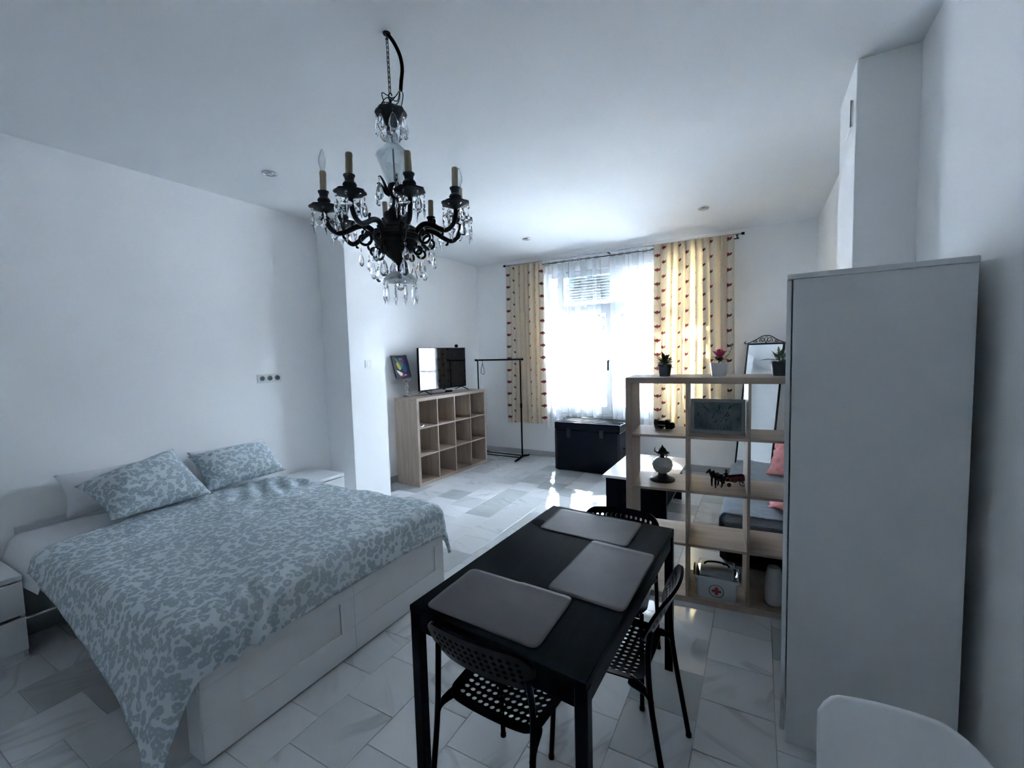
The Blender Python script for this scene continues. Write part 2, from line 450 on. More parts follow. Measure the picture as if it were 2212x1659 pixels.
struct(box('baseboard_window', (XL, XRF, YW - .014, YW, 0, .085), 'skirting', b=.003))
struct(box('baseboard_left', (XL, XL + .014, 3.735, YW - .014, 0, .085), 'skirting', b=.003))

# floor: screed with grout, tiles laid one by one on it
floor = struct(box('floor', (XL - .15, XR + .15, YB - .15, YW, -.08, -.004), 'grout', b=0))
def tile_bm(bm, cx, cy, w, d, e=.0018):
    x0, x1, y0, y1 = cx - w / 2, cx + w / 2, cy - d / 2, cy + d / 2
    lo = [bm.verts.new(p) for p in ((x0, y0, -.004), (x1, y0, -.004), (x1, y1, -.004), (x0, y1, -.004))]
    md = [bm.verts.new(p) for p in ((x0, y0, -.0012), (x1, y0, -.0012), (x1, y1, -.0012), (x0, y1, -.0012))]
    hi = [bm.verts.new(p) for p in ((x0 + e, y0 + e, 0), (x1 - e, y0 + e, 0), (x1 - e, y1 - e, 0), (x0 + e, y1 - e, 0))]
    bm.faces.new(hi)
    for i in range(4):
        j = (i + 1) % 4
        bm.faces.new((lo[i], lo[j], md[j], md[i])); bm.faces.new((md[i], md[j], hi[j], hi[i]))
TS = .305
bm = B(); tile_bm(bm, 0, 0, TS - .0022, TS - .0022)
tile_me = bpy.data.meshes.new('tile'); bmesh.ops.recalc_face_normals(bm, faces=bm.faces); bm.to_mesh(tile_me); bm.free(); tile_me.materials.append(MT['marble'])
cells = []
nx0 = -1.75 - 8 * TS
for i in range(18):
    cx = nx0 + (i + .5) * TS
    for j in range(-1, 28):
        cyy = YB + .03 + (j + .5 + (.5 if i % 2 else 0)) * TS
        if cx - TS / 2 > XR or cyy - TS / 2 > YW or cyy + TS / 2 < YB: continue
        full = XL < cx - TS / 2 and cx + TS / 2 < XR + .1 and cyy + TS / 2 < YW and cyy - TS / 2 > YB
        # seen from the room: in front of the camera, not under the bed, wardrobe or pillars
        yaw = -0.5107; dep = cx * math.sin(yaw) + cyy * math.cos(yaw); lat = cx * math.cos(yaw) - cyy * math.sin(yaw)
        vis = dep > 1.2 and abs(lat) < dep * 1.2 + .2
        hid = (-4.2 < cx < -2.15 and .95 < cyy < 2.45) or (cx > .2 and cyy > 2.1) or (cx > -.2 and cyy > 3.6) or cx < XL + .15
        cells.append((math.hypot(cx, cyy) + (0 if (vis and not hid and full) else 100), cx, cyy, full))
cells.sort()
rest = B(); nind = 0
for d, cx, cyy, full in cells:
    if d < 100 and nind < 290:
        o = bpy.data.objects.new('tile', tile_me); COL.objects.link(o); o.parent = floor; o.location = (cx, cyy, random.uniform(-.0004, .0004)); nind += 1
    else:
        x0, x1 = max(cx - TS / 2, XL) + .0011, min(cx + TS / 2, XR) - .0011; y0, y1 = max(cyy - TS / 2, YB) + .0011, min(cyy + TS / 2, YW) - .0011
        if x1 - x0 > .01 and y1 - y0 > .01: tile_bm(rest, (x0 + x1) / 2, (y0 + y1) / 2, x1 - x0, y1 - y0)
o = obj('outer_tiles', rest, 'marble', floor); o['kind'] = 'stuff'

# ------------------------------------------------------------------ window
win = bpy.data.objects.new('window_1', None); COL.objects.link(win); struct(win); win['label'] = 'white glazed double window with transoms behind the curtains'
FY0, FY1 = YW + .07, YW + .14
bm = B()
bx(bm, WX0, WX0 + .07, FY0, FY1, WZ0, WZ1); bx(bm, WX1 - .07, WX1, FY0, FY1, WZ0, WZ1)
bx(bm, WX0 + .07, WX1 - .07, FY0, FY1, WZ1 - .07, WZ1); bx(bm, WX0 + .07, WX1 - .07, FY0, FY1, WZ0, WZ0 + .06)
bx(bm, WX0 + .07, WX1 - .07, FY0 + .002, FY1 - .002, 2.255, 2.34)                      # transom bar
bx(bm, -2.72, -2.64, FY0 + .001, FY1 - .001, WZ0 + .06, WZ1 - .07); bx(bm, -1.90, -1.82, FY0 + .001, FY1 - .001, WZ0 + .06, WZ1 - .07); bx(bm, -1.09, -1.01, FY0 + .001, FY1 - .001, WZ0 + .06, WZ1 - .07)
obj('window_frame', bm, 'pvc', win)
def sash(x0, x1, z0, z1, t=.062, handle=None):
    bm = B(); y0, y1 = FY0 - .02, FY1 - .015
    bx(bm, x0, x0 + t, y0, y1, z0, z1); bx(bm, x1 - t, x1, y0, y1, z0, z1); bx(bm, x0 + t, x1 - t, y0, y1, z0, z0 + t); bx(bm, x0 + t, x1 - t, y0, y1, z1 - t, z1)
    s = obj('sash', bm, 'pvc', win)
    box('pane', (x0 + t, x1 - t, (y0 + y1) / 2 - .003, (y0 + y1) / 2 + .003, z0 + t, z1 - t), 'pane', s, b=0)
    if handle: rod('handle', [(handle, y0 - .001, 1.50), (handle, y0 - .03, 1.50), (handle, y0 - .03, 1.36)], .012, 'black_plastic', s, 8)
sash(-2.64, -1.90, .76, 2.255, handle=-1.925); sash(-1.82, -1.09, .76, 2.255); sash(-1.82, -1.09, 2.34, 2.77, .05)
bm = B()
for x0, x1, z0, z1 in ((-2.85, -2.72, .76, 2.255), (-1.01, -.67, .76, 2.255), (-1.01, -.67, 2.34, 2.77), (-2.85, -2.72, 2.34, 2.77), (-2.64, -1.90, 2.34, 2.77)):
    bx(bm, x0, x1, FY0 + .03, FY0 + .036, z0, z1)
obj('fixed_pane', bm, 'pane', win)
sh = box('roller_shutter', (-2.66, -1.88, YW + .185, YW + .20, 2.80, 2.84), 'shutter', win, b=0)
bm = B(); bx(bm, 0, .78, 0, .014, 0, .036, b=.005); sl = obj('slat', bm, 'shutter', sh, loc=(-2.66, YW + .175, 2.36))
for k in range(1, 11): share(sl, sh, (-2.66, YW + .175, 2.36 + k * .041))
box('window_sill', (WX0, WX1, YW - .03, YW + .07, WZ0 - .03, WZ0), 'pvc', win, b=.004)

# outdoors
struct(box('sun_shade_slab', (-7, 4, YW + WT, YW + WT + .75, 3.16, 3.28), 'garden_wall', b=0))  # out-of-view overhang added to keep direct sun off the upper sheers
g = struct(box('ground_garden', (-16, 12, YW + WT, 24, -.25, -.12), 'ground', b=0))
gw = tag(box('garden_wall', (-12, 8, 10.4, 10.6, -.12, 1.9), 'garden_wall', b=.01), 'pale garden wall seen far behind the window', 'wall')
gr = thing('window_grille', 'white metal security grille of bars outside the window', 'grille', (-1.75, YW + .33, WZ0 - .1))
bm = B(); tube(bm, [(0, 0, 0), (0, 0, 2.35)], .009, 6); br = obj('bar', bm, 'pvc', gr, loc=(-1.2, 0, 0))
for k in range(1, 17): share(br, gr, (-1.2 + k * .15, 0, 0))
for z in (.1, .72, 1.34, 2.25): box('rail', (-1.22, 1.22, -.018, -.010, z, z + .03), 'pvc', gr, b=0)
for x in (-1.215, 1.205): box('bracket', (x, x + .02, -.09, -.01, 1.0, 1.03), 'pvc', gr, b=0)
def tree(label, base, ctrl, crown, n, seed):
    rnd = random.Random(seed)
    t = thing('garden_tree', label, 'tree', base, group=None)
    bm = B(); tube(bm, spline(ctrl, 6), [.11 - .05 * i / 18 for i in range(len(spline(ctrl, 6)))], 9); obj('trunk', bm, 'bark', t, smooth=60)
    top = Vector(ctrl[-1]); bm = B()
    for c, r in crown:
        tube(bm, spline([ctrl[-2], ctrl[-1], c], 4), [.05, .05, .05, .045, .04, .03, .025, .02, .012], 6)
    obj('branch', bm, 'bark', t, smooth=60)
    bm = B()
    for k in range(n):
        c, r = rnd.choice(crown)
        d = Vector((rnd.gauss(0, 1), rnd.gauss(0, 1), rnd.gauss(0, 1))).normalized() * r * (rnd.random() ** .4)
        p = Vector(c) + d; L = rnd.uniform(.08, .17)
        q = Matrix.Rotation(rnd.uniform(0, 6.28), 3, 'Z') @ Matrix.Rotation(rnd.uniform(-1.2, 1.2), 3, 'X')
        pts = [(0, 0, 0), (L * .35, L * .25, .01), (L, 0, -.01), (L * .35, -L * .25, .01)]
        bm.faces.new([bm.verts.new(p + q @ Vector(a)) for a in pts])
    f = obj('foliage', bm, 'tree_leaf', t); f['kind'] = 'stuff'
tree('garden tree with a leaning pale trunk outside the left window leaf', (-3.05, 8.6, -.12), [(0, 0, 0), (.06, .05, .9), (-.02, 0, 1.6), (-.2, .1, 2.6)],
     [((-.3, 0, 3.1), .65), ((.35, .3, 3.2), .7), ((-.9, .2, 3.4), .7), ((0, .1, 3.8), .8), ((-.2, .3, 2.5), .45), ((.5, .3, 2.4), .4)], 3000, 3)
tree('garden tree with loose leaves outside the right window leaf', (-1.9, 9.3, -.12), [(0, 0, 0), (-.05, .05, 1.0), (.1, 0, 1.8), (.1, .1, 2.8)],
     [((.2, 0, 3.5), .8), ((-.7, .2, 3.7), .8), ((-.1, .2, 4.4), .9), ((-1.0, .1, 4.5), .8), ((.7, 0, 4.4), .8), ((.9, .3, 3.1), .7), ((.1, .3, 2.5), .6)], 6500, 5)
hd = thing('tall_hedge', 'tall dark clipped hedge behind the white garden wall', 'hedge', (-2, 11.2, -.12))
box('hedge_core', (-8, 7, -.25, .5, 0, 3.9), 'tree_leaf', hd, b=.1)
bm = B(); rnd = random.Random(9)
for k in range(5000):
    p = Vector((rnd.uniform(-6, 5), rnd.uniform(-.45, -.2), rnd.uniform(1.2, 4.15))); L = rnd.uniform(.07, .15)
    q = Matrix.Rotation(rnd.uniform(0, 6.28), 3, 'Z') @ Matrix.Rotation(rnd.uniform(-1.2, 1.2), 3, 'X')
    bm.faces.new([bm.verts.new(p + q @ Vector(a)) for a in [(0, 0, 0), (L * .35, L * .25, .01), (L, 0, -.01), (L * .35, -L * .25, .01)]])
f = obj('foliage', bm, 'tree_leaf', hd); f['kind'] = 'stuff'

# ------------------------------------------------------------------ curtains
def curtain_mesh(x0, x1, z0, z1, y, folds, amp, seed, nu=150, nv=20, gather=.0, fullness=1.7, OV=1.0):
    rnd = random.Random(seed); ph = [rnd.uniform(0, 6.28) for _ in range(4)]
    ws = [1 + .35 * math.sin(2.1 * k + ph[0]) + rnd.uniform(-.2, .2) for k in range(folds)]
    tot = sum(ws); ed = [0]
    for q in ws: ed.append(ed[-1] + q / tot)
    def fold(u):
        for k in range(folds):
            if u <= ed[k + 1] or k == folds - 1:
                return k + (u - ed[k]) / (ed[k + 1] - ed[k])
    W = x1 - x0
    def fn(u, v):
        z = z0 + (z1 - z0) * v
        p = fold(u) * 2 * PI
        a = amp * (.55 + .45 * (1 - v) ** .6) * (.8 + .2 * math.sin(5 * u + ph[1]))
        dx = -.38 * W / folds * (.55 + .45 * (1 - v)) * math.sin(p) * OV
        xx = x0 + W * u + dx + (1 - v) * gather * math.sin(PI * (u - .5)) * .5 + .012 * (1 - v) * math.sin(9 * u + 3 * v + ph[3])
        yy = y + a * math.cos(p) + .010 * math.sin(7 * v + 5 * u + ph[0]) * (1 - v)
        zz = z + .006 * math.sin(11 * u + ph[1]) * (1 - v)
        return (xx, yy, zz)
    bm = B(); grid(bm, nu, nv, fn, lambda u, v: (u * W * fullness, v * (z1 - z0)))
    return bm
def drape(name, label, x0, x1, z0, z1, y, folds, amp, seed, gather, group):
    o = obj(name, curtain_mesh(x0, x1, z0, z1, y, folds, amp, seed, gather=gather), 'curtain', smooth=180)
    return tag(o, label, 'curtain', group)
drape('patterned_curtain', 'cream curtain with red tulips hanging beside the clothes rail', -3.49, -2.86, .555, 3.00, 6.115, 8, .042, 11, .03, None)
drape('patterned_curtain', 'wider sunlit cream tulip curtain hanging behind the shelf plants', -1.225, -.285, .565, 3.02, 6.11, 10, .048, 23, .04, None)
def sheer(name, label, x0, x1, z0, seed, folds):
    o = obj(name, curtain_mesh(x0, x1, z0, 2.965, 6.205, folds, .022, seed, nu=120, nv=16, gather=-.04, OV=.5), 'sheer', smooth=180)
    tag(o, label, 'curtain')
    n = folds + 1
    for k in range(n):
        x = x0 + (x1 - x0) * (k + .5) / n
        bm = B()
        ring = arc((0, 0, 0), .019, -PI * .5, PI * 1.5, 12, 'yz')
        for a, b in zip(ring, ring[1:]):
            bm.faces.new([bm.verts.new(p) for p in ((-.03, a[1], a[2]), (.03, a[1], a[2]), (.03, b[1], b[2]), (-.03, b[1], b[2]))])
        obj('tab', bm, 'sheer', o, loc=(x, 6.205, 2.982))
sheer('sheer_curtain', 'white sheer voile curtain hanging next to the tulip curtain by the clothes rail', -2.88, -1.98, .45, 31, 6)
sheer('sheer_curtain', 'white sheer voile curtain hanging behind the end of the room divider', -1.86, -1.20, .45, 47, 5)
rd = thing('curtain_rod', 'long double curtain rod with dark end caps under the ceiling', 'curtain rod', (-1.85, 6.2, 3.0))
rod('front_pole', [(-1.66, -.055, .02), (1.65, -.055, .02)], .010, 'chrome', rd, 10)
rod('back_pole', [(-1.62, .005, -.018), (1.62, .005, -.018)], .007, 'black_metal', rd, 8)
for x in (-1.675, 1.66): rod('end_cap', [(x - .012, -.055, .02), (x + .022, -.055, .02)], .016, 'black_metal', rd, 10)
for x in (-1.60, .0, 1.60): box('bracket', (x - .012, x + .012, -.068, .099, .005, .014), 'black_metal', rd, b=.001)

# ------------------------------------------------------------------ cube shelving
def kallax(name, label, loc, rz, nx, nz, part_back=False):
    """open shelving of 33.5 cm cells; local x along the width, y the depth, z up"""
    T, t, c, D = .039, .016, .335, .39
    Wd = 2 * T + nx * c + (nx - 1) * t; Hd = 2 * T + nz * c + (nz - 1) * t
    r = thing(name, label, 'shelving unit', loc, rz)
    box('top_panel', (0, Wd, 0, D, Hd - T, Hd), 'oak_x', r, b=.0015); box('bottom_panel', (0, Wd, 0, D, 0, T), 'oak_x', r, b=.0015)
    box('side_panel', (0, T, .0005, D - .0005, T, Hd - T), 'oak_z', r, b=.001); box('side_panel', (Wd - T, Wd, .0005, D - .0005, T, Hd - T), 'oak_z', r, b=.001)
    for k in range(1, nx):
        x = T + k * c + (k - 1) * t; box('upright', (x, x + t, .002, D - .002, T, Hd - T), 'oak_z', r, b=.001)
    for j in range(1, nz):
        z = T + j * c + (j - 1) * t
        for k in range(nx):
            x = T + k * (c + t); box('shelf', (x, x + c, .002, D - .002, z, z + t), 'oak_x', r, b=.001)
    return r, Wd, Hd
kallax('cube_shelf', 'low wide oak cube shelving unit of twelve cells under the television', (-3.6922, 4.1627, 0), PI / 2 - .0486, 4, 3)
DIV = Matrix.Translation((-.7751, 2.9229, 0)) @ Matrix.Rotation(.0869, 4, 'Z')
kallax('divider_shelf', 'tall oak cube shelving unit dividing the room beside the white wardrobe', (-.7751, 2.9229, 0), .0869, 3, 4)
def dv(x, y, z): return DIV @ Vector((x, y, z))
SZ = [.039, .390, .741, 1.092, 1.468]                        # tops of the boards of the divider

# ------------------------------------------------------------------ dining table and chairs
MT['coaster_black'] = dull('matt black rubber', (.0012, .0015, .004), .6, 1.05)
TQ = [(-1.109, 1.168), (-.404, 1.093), (-.367, 2.293), (-1.06, 2.355)]
TC = Vector((-.735, 1.727, 0))
tab = thing('dining_table', 'black rectangular dining table with square steel legs', 'table', TC)
loc2 = [(p[0] - TC.x, p[1] - TC.y) for p in TQ]
bm = B(); prism(bm, loc2, .716, .740, .003); obj('tabletop', bm, 'tabletop', tab)
ins = [(p[0] * .945, p[1] * .966) for p in loc2]
for p in ins: box('leg', (p[0] - .02, p[0] + .02, p[1] - .02, p[1] + .02, 0, .715), 'black_metal', tab, b=.003)
for i in range(4):
    a, b_ = Vector(ins[i]), Vector(ins[(i + 1) % 4]); d = (b_ - a).normalized(); n = Vector((-d.y, d.x)) * .011
    a += d * .021; b_ -= d * .021; q = [a - n, b_ - n, b_ + n, a + n]
    bm = B(); prism(bm, q, .645, .7145); obj('apron', bm, 'black_metal', tab)
bm = B(); lathe(bm, [(.0, .0), (.033, .0), (.036, .0015), (.035, .003), (0, .0032)], 28)
tag(obj('coaster', bm, 'coaster_black', None, (-1.022, 2.076, .7402), smooth=40), 'small round black coaster on the far left corner of the table', 'coaster')
def placemat(label, q, z, lift=None):
    c = Vector((sum(p[0] for p in q) / 4, sum(p[1] for p in q) / 4, 0))
    nx, ny = 28, 20; rc = .028
    def fn(u, v):
        # rounded corners: pull the corner points in
        a = Vector(q[0]) * (1 - u) * (1 - v) + Vector(q[1]) * u * (1 - v) + Vector(q[2]) * u * v + Vector(q[3]) * (1 - u) * v
        w, h = .46, .31
        dx, dy = min(u, 1 - u) * w, min(v, 1 - v) * h
        if dx < rc and dy < rc:
            k = Vector((rc - dx, rc - dy)); L = k.length
            m = max(k.x, k.y)
            if L > 1e-6:
                s = m / L; nk = k * s
                sx = 1 if u < .5 else -1; sy = 1 if v < .5 else -1
                uu = (rc - nk.x) / w if sx > 0 else 1 - (rc - nk.x) / w
                vv = (rc - nk.y) / h if sy > 0 else 1 - (rc - nk.y) / h
                a = Vector(q[0]) * (1 - uu) * (1 - vv) + Vector(q[1]) * uu * (1 - vv) + Vector(q[2]) * uu * vv + Vector(q[3]) * (1 - uu) * vv
        zz = z + .0012 + .0008 * noise.noise((a.x * 9, a.y * 9, z * 50))
        if lift: zz += lift(u, v)
        return (a.x - c.x, a.y - c.y, zz)
    bm = B(); grid(bm, nx, ny, fn)
    o = obj('placemat', bm, 'leather', None, (c.x, c.y, 0), smooth=25)
    m = o.modifiers.new('thickness', 'SOLIDIFY'); m.thickness = .0016; m.offset = 1
    return tag(o, label, 'placemat', 'grey placemats on the dining table')
placemat('grey placemat laid across the far end of the table', [(-.984, 2.0), (-.522, 1.965), (-.519, 2.282), (-.996, 2.309)], .7415)
placemat('grey placemat lying lengthwise along the right edge of the table', [(-.705, 1.482), (-.397, 1.455), (-.385, 1.94), (-.689, 1.973)], .7415, lambda u, v: .0032 * max(0, (v - .92) / .08))
placemat('grey wrinkled placemat across the near end of the table', [(-1.046, 1.179), (-.582, 1.145), (-.582, 1.461), (-1.051, 1.491)], .7415,
         lambda u, v: .0015 + .0026 * max(0, math.sin(9 * u + 5 * v)) * max(0, 1 - 2.2 * abs(v - .55)) + .0030 * max(0, (v - .85) / .15) * (u > .5))

def perforated(nu, nv, pu, pv, hole, mu, mv, shape, rcorner, nseg=16):
    """flat plate with a lattice of round holes; shape(x, y) -> 3-D point"""
    bm = B(); hw, hh = nu * pu / 2, nv * pv / 2; cache = {}
    def V(x, y):
        k = (round(x, 5), round(y, 5))
        if k not in cache: cache[k] = bm.verts.new(shape(x, y))
        return cache[k]
    per = []
    q = nseg // 4
    for sx, sy, ex, ey in ((1, -1, 1, 1), (1, 1, -1, 1), (-1, 1, -1, -1), (-1, -1, 1, -1)):
        for i in range(q): per.append((sx + (ex - sx) * i / q, sy + (ey - sy) * i / q))
    for i in range(nu):
        for j in range(nv):
            cx, cy_ = -hw + (i + .5) * pu, -hh + (j + .5) * pv
            out = [V(cx + a * pu / 2, cy_ + b * pv / 2) for a, b in per]
            inn = []
            for a, b in per:
                an = math.atan2(b, a); inn.append(bm.verts.new(shape(cx + hole * math.cos(an), cy_ + hole * math.sin(an))))
            for k in range(nseg): bm.faces.new((out[k], out[(k + 1) % nseg], inn[(k + 1) % nseg], inn[k]))
    # border from lattice edge to rounded outline
    P = []
    s = q
    for i in range(nu * s): P.append((-hw + i * pu / s, -hh))
    for j in range(nv * s): P.append((hw, -hh + j * pv / s))
    for i in range(nu * s): P.append((hw - i * pu / s, hh))
    for j in range(nv * s): P.append((-hw, hh - j * pv / s))
    W, Hh = hw + mu, hh + mv
    def outl(x, y):
        d = Vector((x / hw, y / hh)); m = max(abs(d.x), abs(d.y)); d /= m
        px, py = d.x * W, d.y * Hh
        kx, ky = W - rcorner, Hh - rcorner
        if abs(px) > kx and abs(py) > ky:
            v = Vector((abs(px) - kx, abs(py) - ky)); v = v.normalized() * rcorner
            px = math.copysign(kx + v.x, px); py = math.copysign(ky + v.y, py)
        return px, py
    ou = [bm.verts.new(shape(*outl(*p))) for p in P]; n = len(P)
    for i in range(n):
        a, b = P[i], P[(i + 1) % n]; bm.faces.new((V(*a), ou[i], ou[(i + 1) % n], V(*b)))
    return bm
def seat_shape(x, y):
    # shallow dish, front lip turned down; far corners swept towards the rear legs
    z = .447 - .010 * (1 - (x / .19) ** 2) + .012 * (x / .19) ** 4
    if y > .13: z -= (y - .13) ** 2 * 5
    k = 1 + .06 * (y / .17)
    return (x * k, y, z)
def back_shape(x, y):
    z = .690 + y
    lean = -.238 - .45 * y + .035 * (x / .2) ** 2
    taper = 1 - .10 * max(0, -y / .08) ** 2
    return (x * taper, lean, z - .012 * (x / .2) ** 2)
def make_chair(label):
    r = thing('dining_chair', label, 'chair', (0, 0, 0), 0, 'black perforated dining chairs')
    s = obj('seat', perforated(12, 10, .0265, .0285, .0094, .032, .030, seat_shape, .05), 'black_plastic', r)
    m = s.modifiers.new('thickness', 'SOLIDIFY'); m.thickness = .005
    k = obj('backrest', perforated(13, 4, .0265, .0265, .0078, .034, .027, back_shape, .06), 'black_plastic', r)
    m = k.modifiers.new('thickness', 'SOLIDIFY'); m.thickness = .012; m.offset = 0
    rm = k.modifiers.new('edge', 'BEVEL'); rm.width = .003; rm.segments = 1; rm.limit_method = 'ANGLE'; rm.angle_limit = R(60)
    for sx in (-1, 1):
        rod('front_leg', [(sx * .185, .19, .008), (sx * .180, .165, .44)], .0105, 'black_metal', r)
        rod('rear_leg', spline([(sx * .192, -.275, .008), (sx * .190, -.215, .36), (sx * .188, -.200, .55), (sx * .178, -.205, .655)], 6), .0105, 'black_metal', r)
        bm = B(); tube(bm, spline([(sx * .165, -.130, .441), (sx * .178, -.170, .436), (sx * .187, -.200, .424), (sx * .189, -.212, .400)], 5), [.016, .018, .018, .017, .016, .015, .014, .013, .012, .012, .011, .011, .011, .010, .010, .010], 10)
        obj('arm_bracket', bm, 'black_plastic', r, smooth=50)
        for yy, xx in ((-.275, .192), (.19, .185)): rod('foot_cap', [(sx * xx, yy, 0), (sx * xx, yy, .014)], .0125, 'black_plastic', r)
    rod('underbar', [(-.18, .163, .425), (.18, .163, .425)], .008, 'black_metal', r)
    return r
ch = make_chair('black perforated chair at the near end of the table, backrest nearest the camera')
ch.location = (-.77, 1.335, 0); ch.rotation_euler = (0, 0, -.04)
dup(ch, (-.525, 1.712, 0), PI / 2 - .03, 'black perforated chair on the long side of the table facing the bed')
dup(ch, (-.645, 2.128, 0), PI + .05, 'black perforated chair at the far end of the table, mostly hidden behind it')

# white chair in the near corner
wc = thing('white_chair', 'white moulded chair with black legs in the near corner by the wardrobe', 'chair', (.297, 1.02, 0), -.03)
def wback(u, v):
    x = (u - .5) * .34; z = .46 + .345 * v
    z -= (.045 * (max(0, -x - .125) / .045) ** 2.2 + .10 * (max(0, x - .045) / .125) ** 2.0) * v
    return (x, .20 + .05 * v - .05 * (x / .2) ** 2 + .02 * (1 - v), z)
bm = B(); grid(bm, 24, 14, wback); o = obj('backrest', bm, 'white_plastic', wc, smooth=180)
m = o.modifiers.new('thickness', 'SOLIDIFY'); m.thickness = .014; m.offset = 0
m = o.modifiers.new('edge', 'BEVEL'); m.width = .005; m.segments = 2; m.limit_method = 'ANGLE'; m.angle_limit = R(60)
bm = B(); prism(bm, rrect(.42, .42, .06, 6), .44, .458, .004); obj('seat', bm, 'white_plastic', wc)
for sx in (-1, 1):
    for sy in (-1, 1): rod('leg', [(sx * .20, sy * .20, 0), (sx * .17, sy * .16, .44)], .011, 'black_metal', wc)
    rod('back_support', [(sx * .15, .17, .44), (sx * .15, .205, .56)], .012, 'black_plastic', wc)

# ------------------------------------------------------------------ wardrobe
wd = thing('wardrobe', 'tall plain white wardrobe standing beside the room divider', 'wardrobe', (.0931, 2.0559, 0), -.068)
Dw, Ww, Hw = .531, .66, 1.926
box('side_panel', (.020, Dw, 0, .016, .0, Hw - .022), 'white', wd, b=.0012)
box('side_panel', (.020, Dw, Ww - .016, Ww, .0, Hw - .022), 'white', wd, b=.0012)
box('top_panel', (0, Dw + .002, -.002, Ww + .002, Hw - .0212, Hw), 'white', wd, b=.002)
box('back_panel', (Dw - .006, Dw - .001, .017, Ww - .017, .05, Hw - .03), 'white', wd, b=0)
box('plinth', (.03, .045, .017, Ww - .017, 0, .05), 'white', wd, b=0)
box('bottom_shelf', (.021, Dw - .007, .017, Ww - .017, .05, .066), 'white', wd, b=0)
for y0, y1, hy in ((.001, Ww / 2 - .0015, Ww / 2 - .04), (Ww / 2 + .0015, Ww - .001, Ww / 2 + .04)):
    d = box('door', (-.001, .0155, y0, y1, .045, Hw - .024), 'white', wd, b=.0012)

# ------------------------------------------------------------------ nightstands
def nightstand(label, loc, rz=0):
    r = thing('nightstand', label, 'nightstand', loc, rz, 'white nightstands beside the bed')
    W_, D_, H_ = .40, .48, .48        # x = depth towards the room, y = width
    box('top_panel', (0, D_, 0, W_, H_ - .03, H_), 'white', r, b=.002)
    box('side_panel', (0, D_ - .02, 0, .018, 0, H_ - .031), 'white', r, b=.001); box('side_panel', (0, D_ - .02, W_ - .018, W_, 0, H_ - .031), 'white', r, b=.001)
    box('back_panel', (0, .01, .019, W_ - .019, .02, H_ - .032), 'white', r, b=0)
    for z0, z1 in ((.045, .236), (.252, .440)):
        d = box('drawer', (D_ - .019, D_, .001, W_ - .001, z0, z1), 'white', r, b=.002)
        box('drawer_box', (.03, D_ - .022, .03, W_ - .03, z0 + .02, z1 - .04), 'white', d, b=0)
    box('plinth', (.01, D_ - .02, .019, W_ - .019, 0, .042), 'white', r, b=0)
    return r
n1 = nightstand('white nightstand with two drawers at the left of the bed', (-4.085, .34, 0))
dup(n1, (-4.155, 2.615, 0), 0, 'white nightstand on the far side of the bed in the corner by the pillar')

# ------------------------------------------------------------------ bed
BX1, BY0, BY1 = -1.956, .84, 2.405
bed = thing('bed', 'white double bed with panelled drawers across its foot', 'bed', (-3.05, 1.62, 0))
def wb(name, d, mat='white', b=.002, parent=bed):
    return box(name, (d[0] + 3.05, d[1] + 3.05, d[2] - 1.62, d[3] - 1.62, d[4], d[5]), mat, parent, b)
wb('side_rail', (-4.14, BX1 - .10, BY0 + .20, BY0 + .22, .0, .26)); wb('side_rail', (-4.14, BX1 - .10, BY1 - .22, BY1 - .20, .0, .26))
wb('side_return', (BX1 - .11, BX1 - .022, BY0, BY0 + .018, .012, .47)); wb('side_return', (BX1 - .11, BX1 - .022, BY1 - .018, BY1, .012, .47))
wb('headboard', (-4.16, -4.141, BY0, BY1, .02, .62)); wb('slatted_base', (-4.139, BX1 - .024, BY0 + .021, BY1 - .021, .262, .30))
fb = wb('foot_panel', (BX1 - .021, BX1, BY0 - .004, BY1 + .004, .012, .47))
wb('plinth', (BX1 - .05, BX1 - .025, BY0 + .03, BY1 - .03, 0, .07))
# shaker frames on the foot: raised rails round two sunk fields
X0, X1_ = BX1, BX1 + .012
for y0, y1 in ((BY0 + .0, BY0 + .775), (BY0 + .776, BY1)):
    d = wb('drawer_front', (BX1 - .0, BX1 + .004, y0, y1, .015, .465), b=.001)
    fr = .09
    a, b_ = y0 + .15, y1 - fr
    bm = B()
    def q(ya, yb, za, zb): bx(bm, X0 + .004 + 3.05, X1_ + 3.05, ya - 1.62, yb - 1.62, za, zb, b=.0008)
    q(y0, y1, .015, .160); q(y0, y1, .33, .465); q(y0, a, .1605, .3295); q(b_, y1, .1605, .3295)
    obj('drawer_frame', bm, 'white', d)
tag(wb('mattress', (-4.12, BX1 - .03, BY0 + .03, BY1 - .03, .305, .575), 'cotton', .04, None), 'white mattress in fitted sheet under the leopard duvet', 'mattress').location = (-3.05, 1.62, 0)
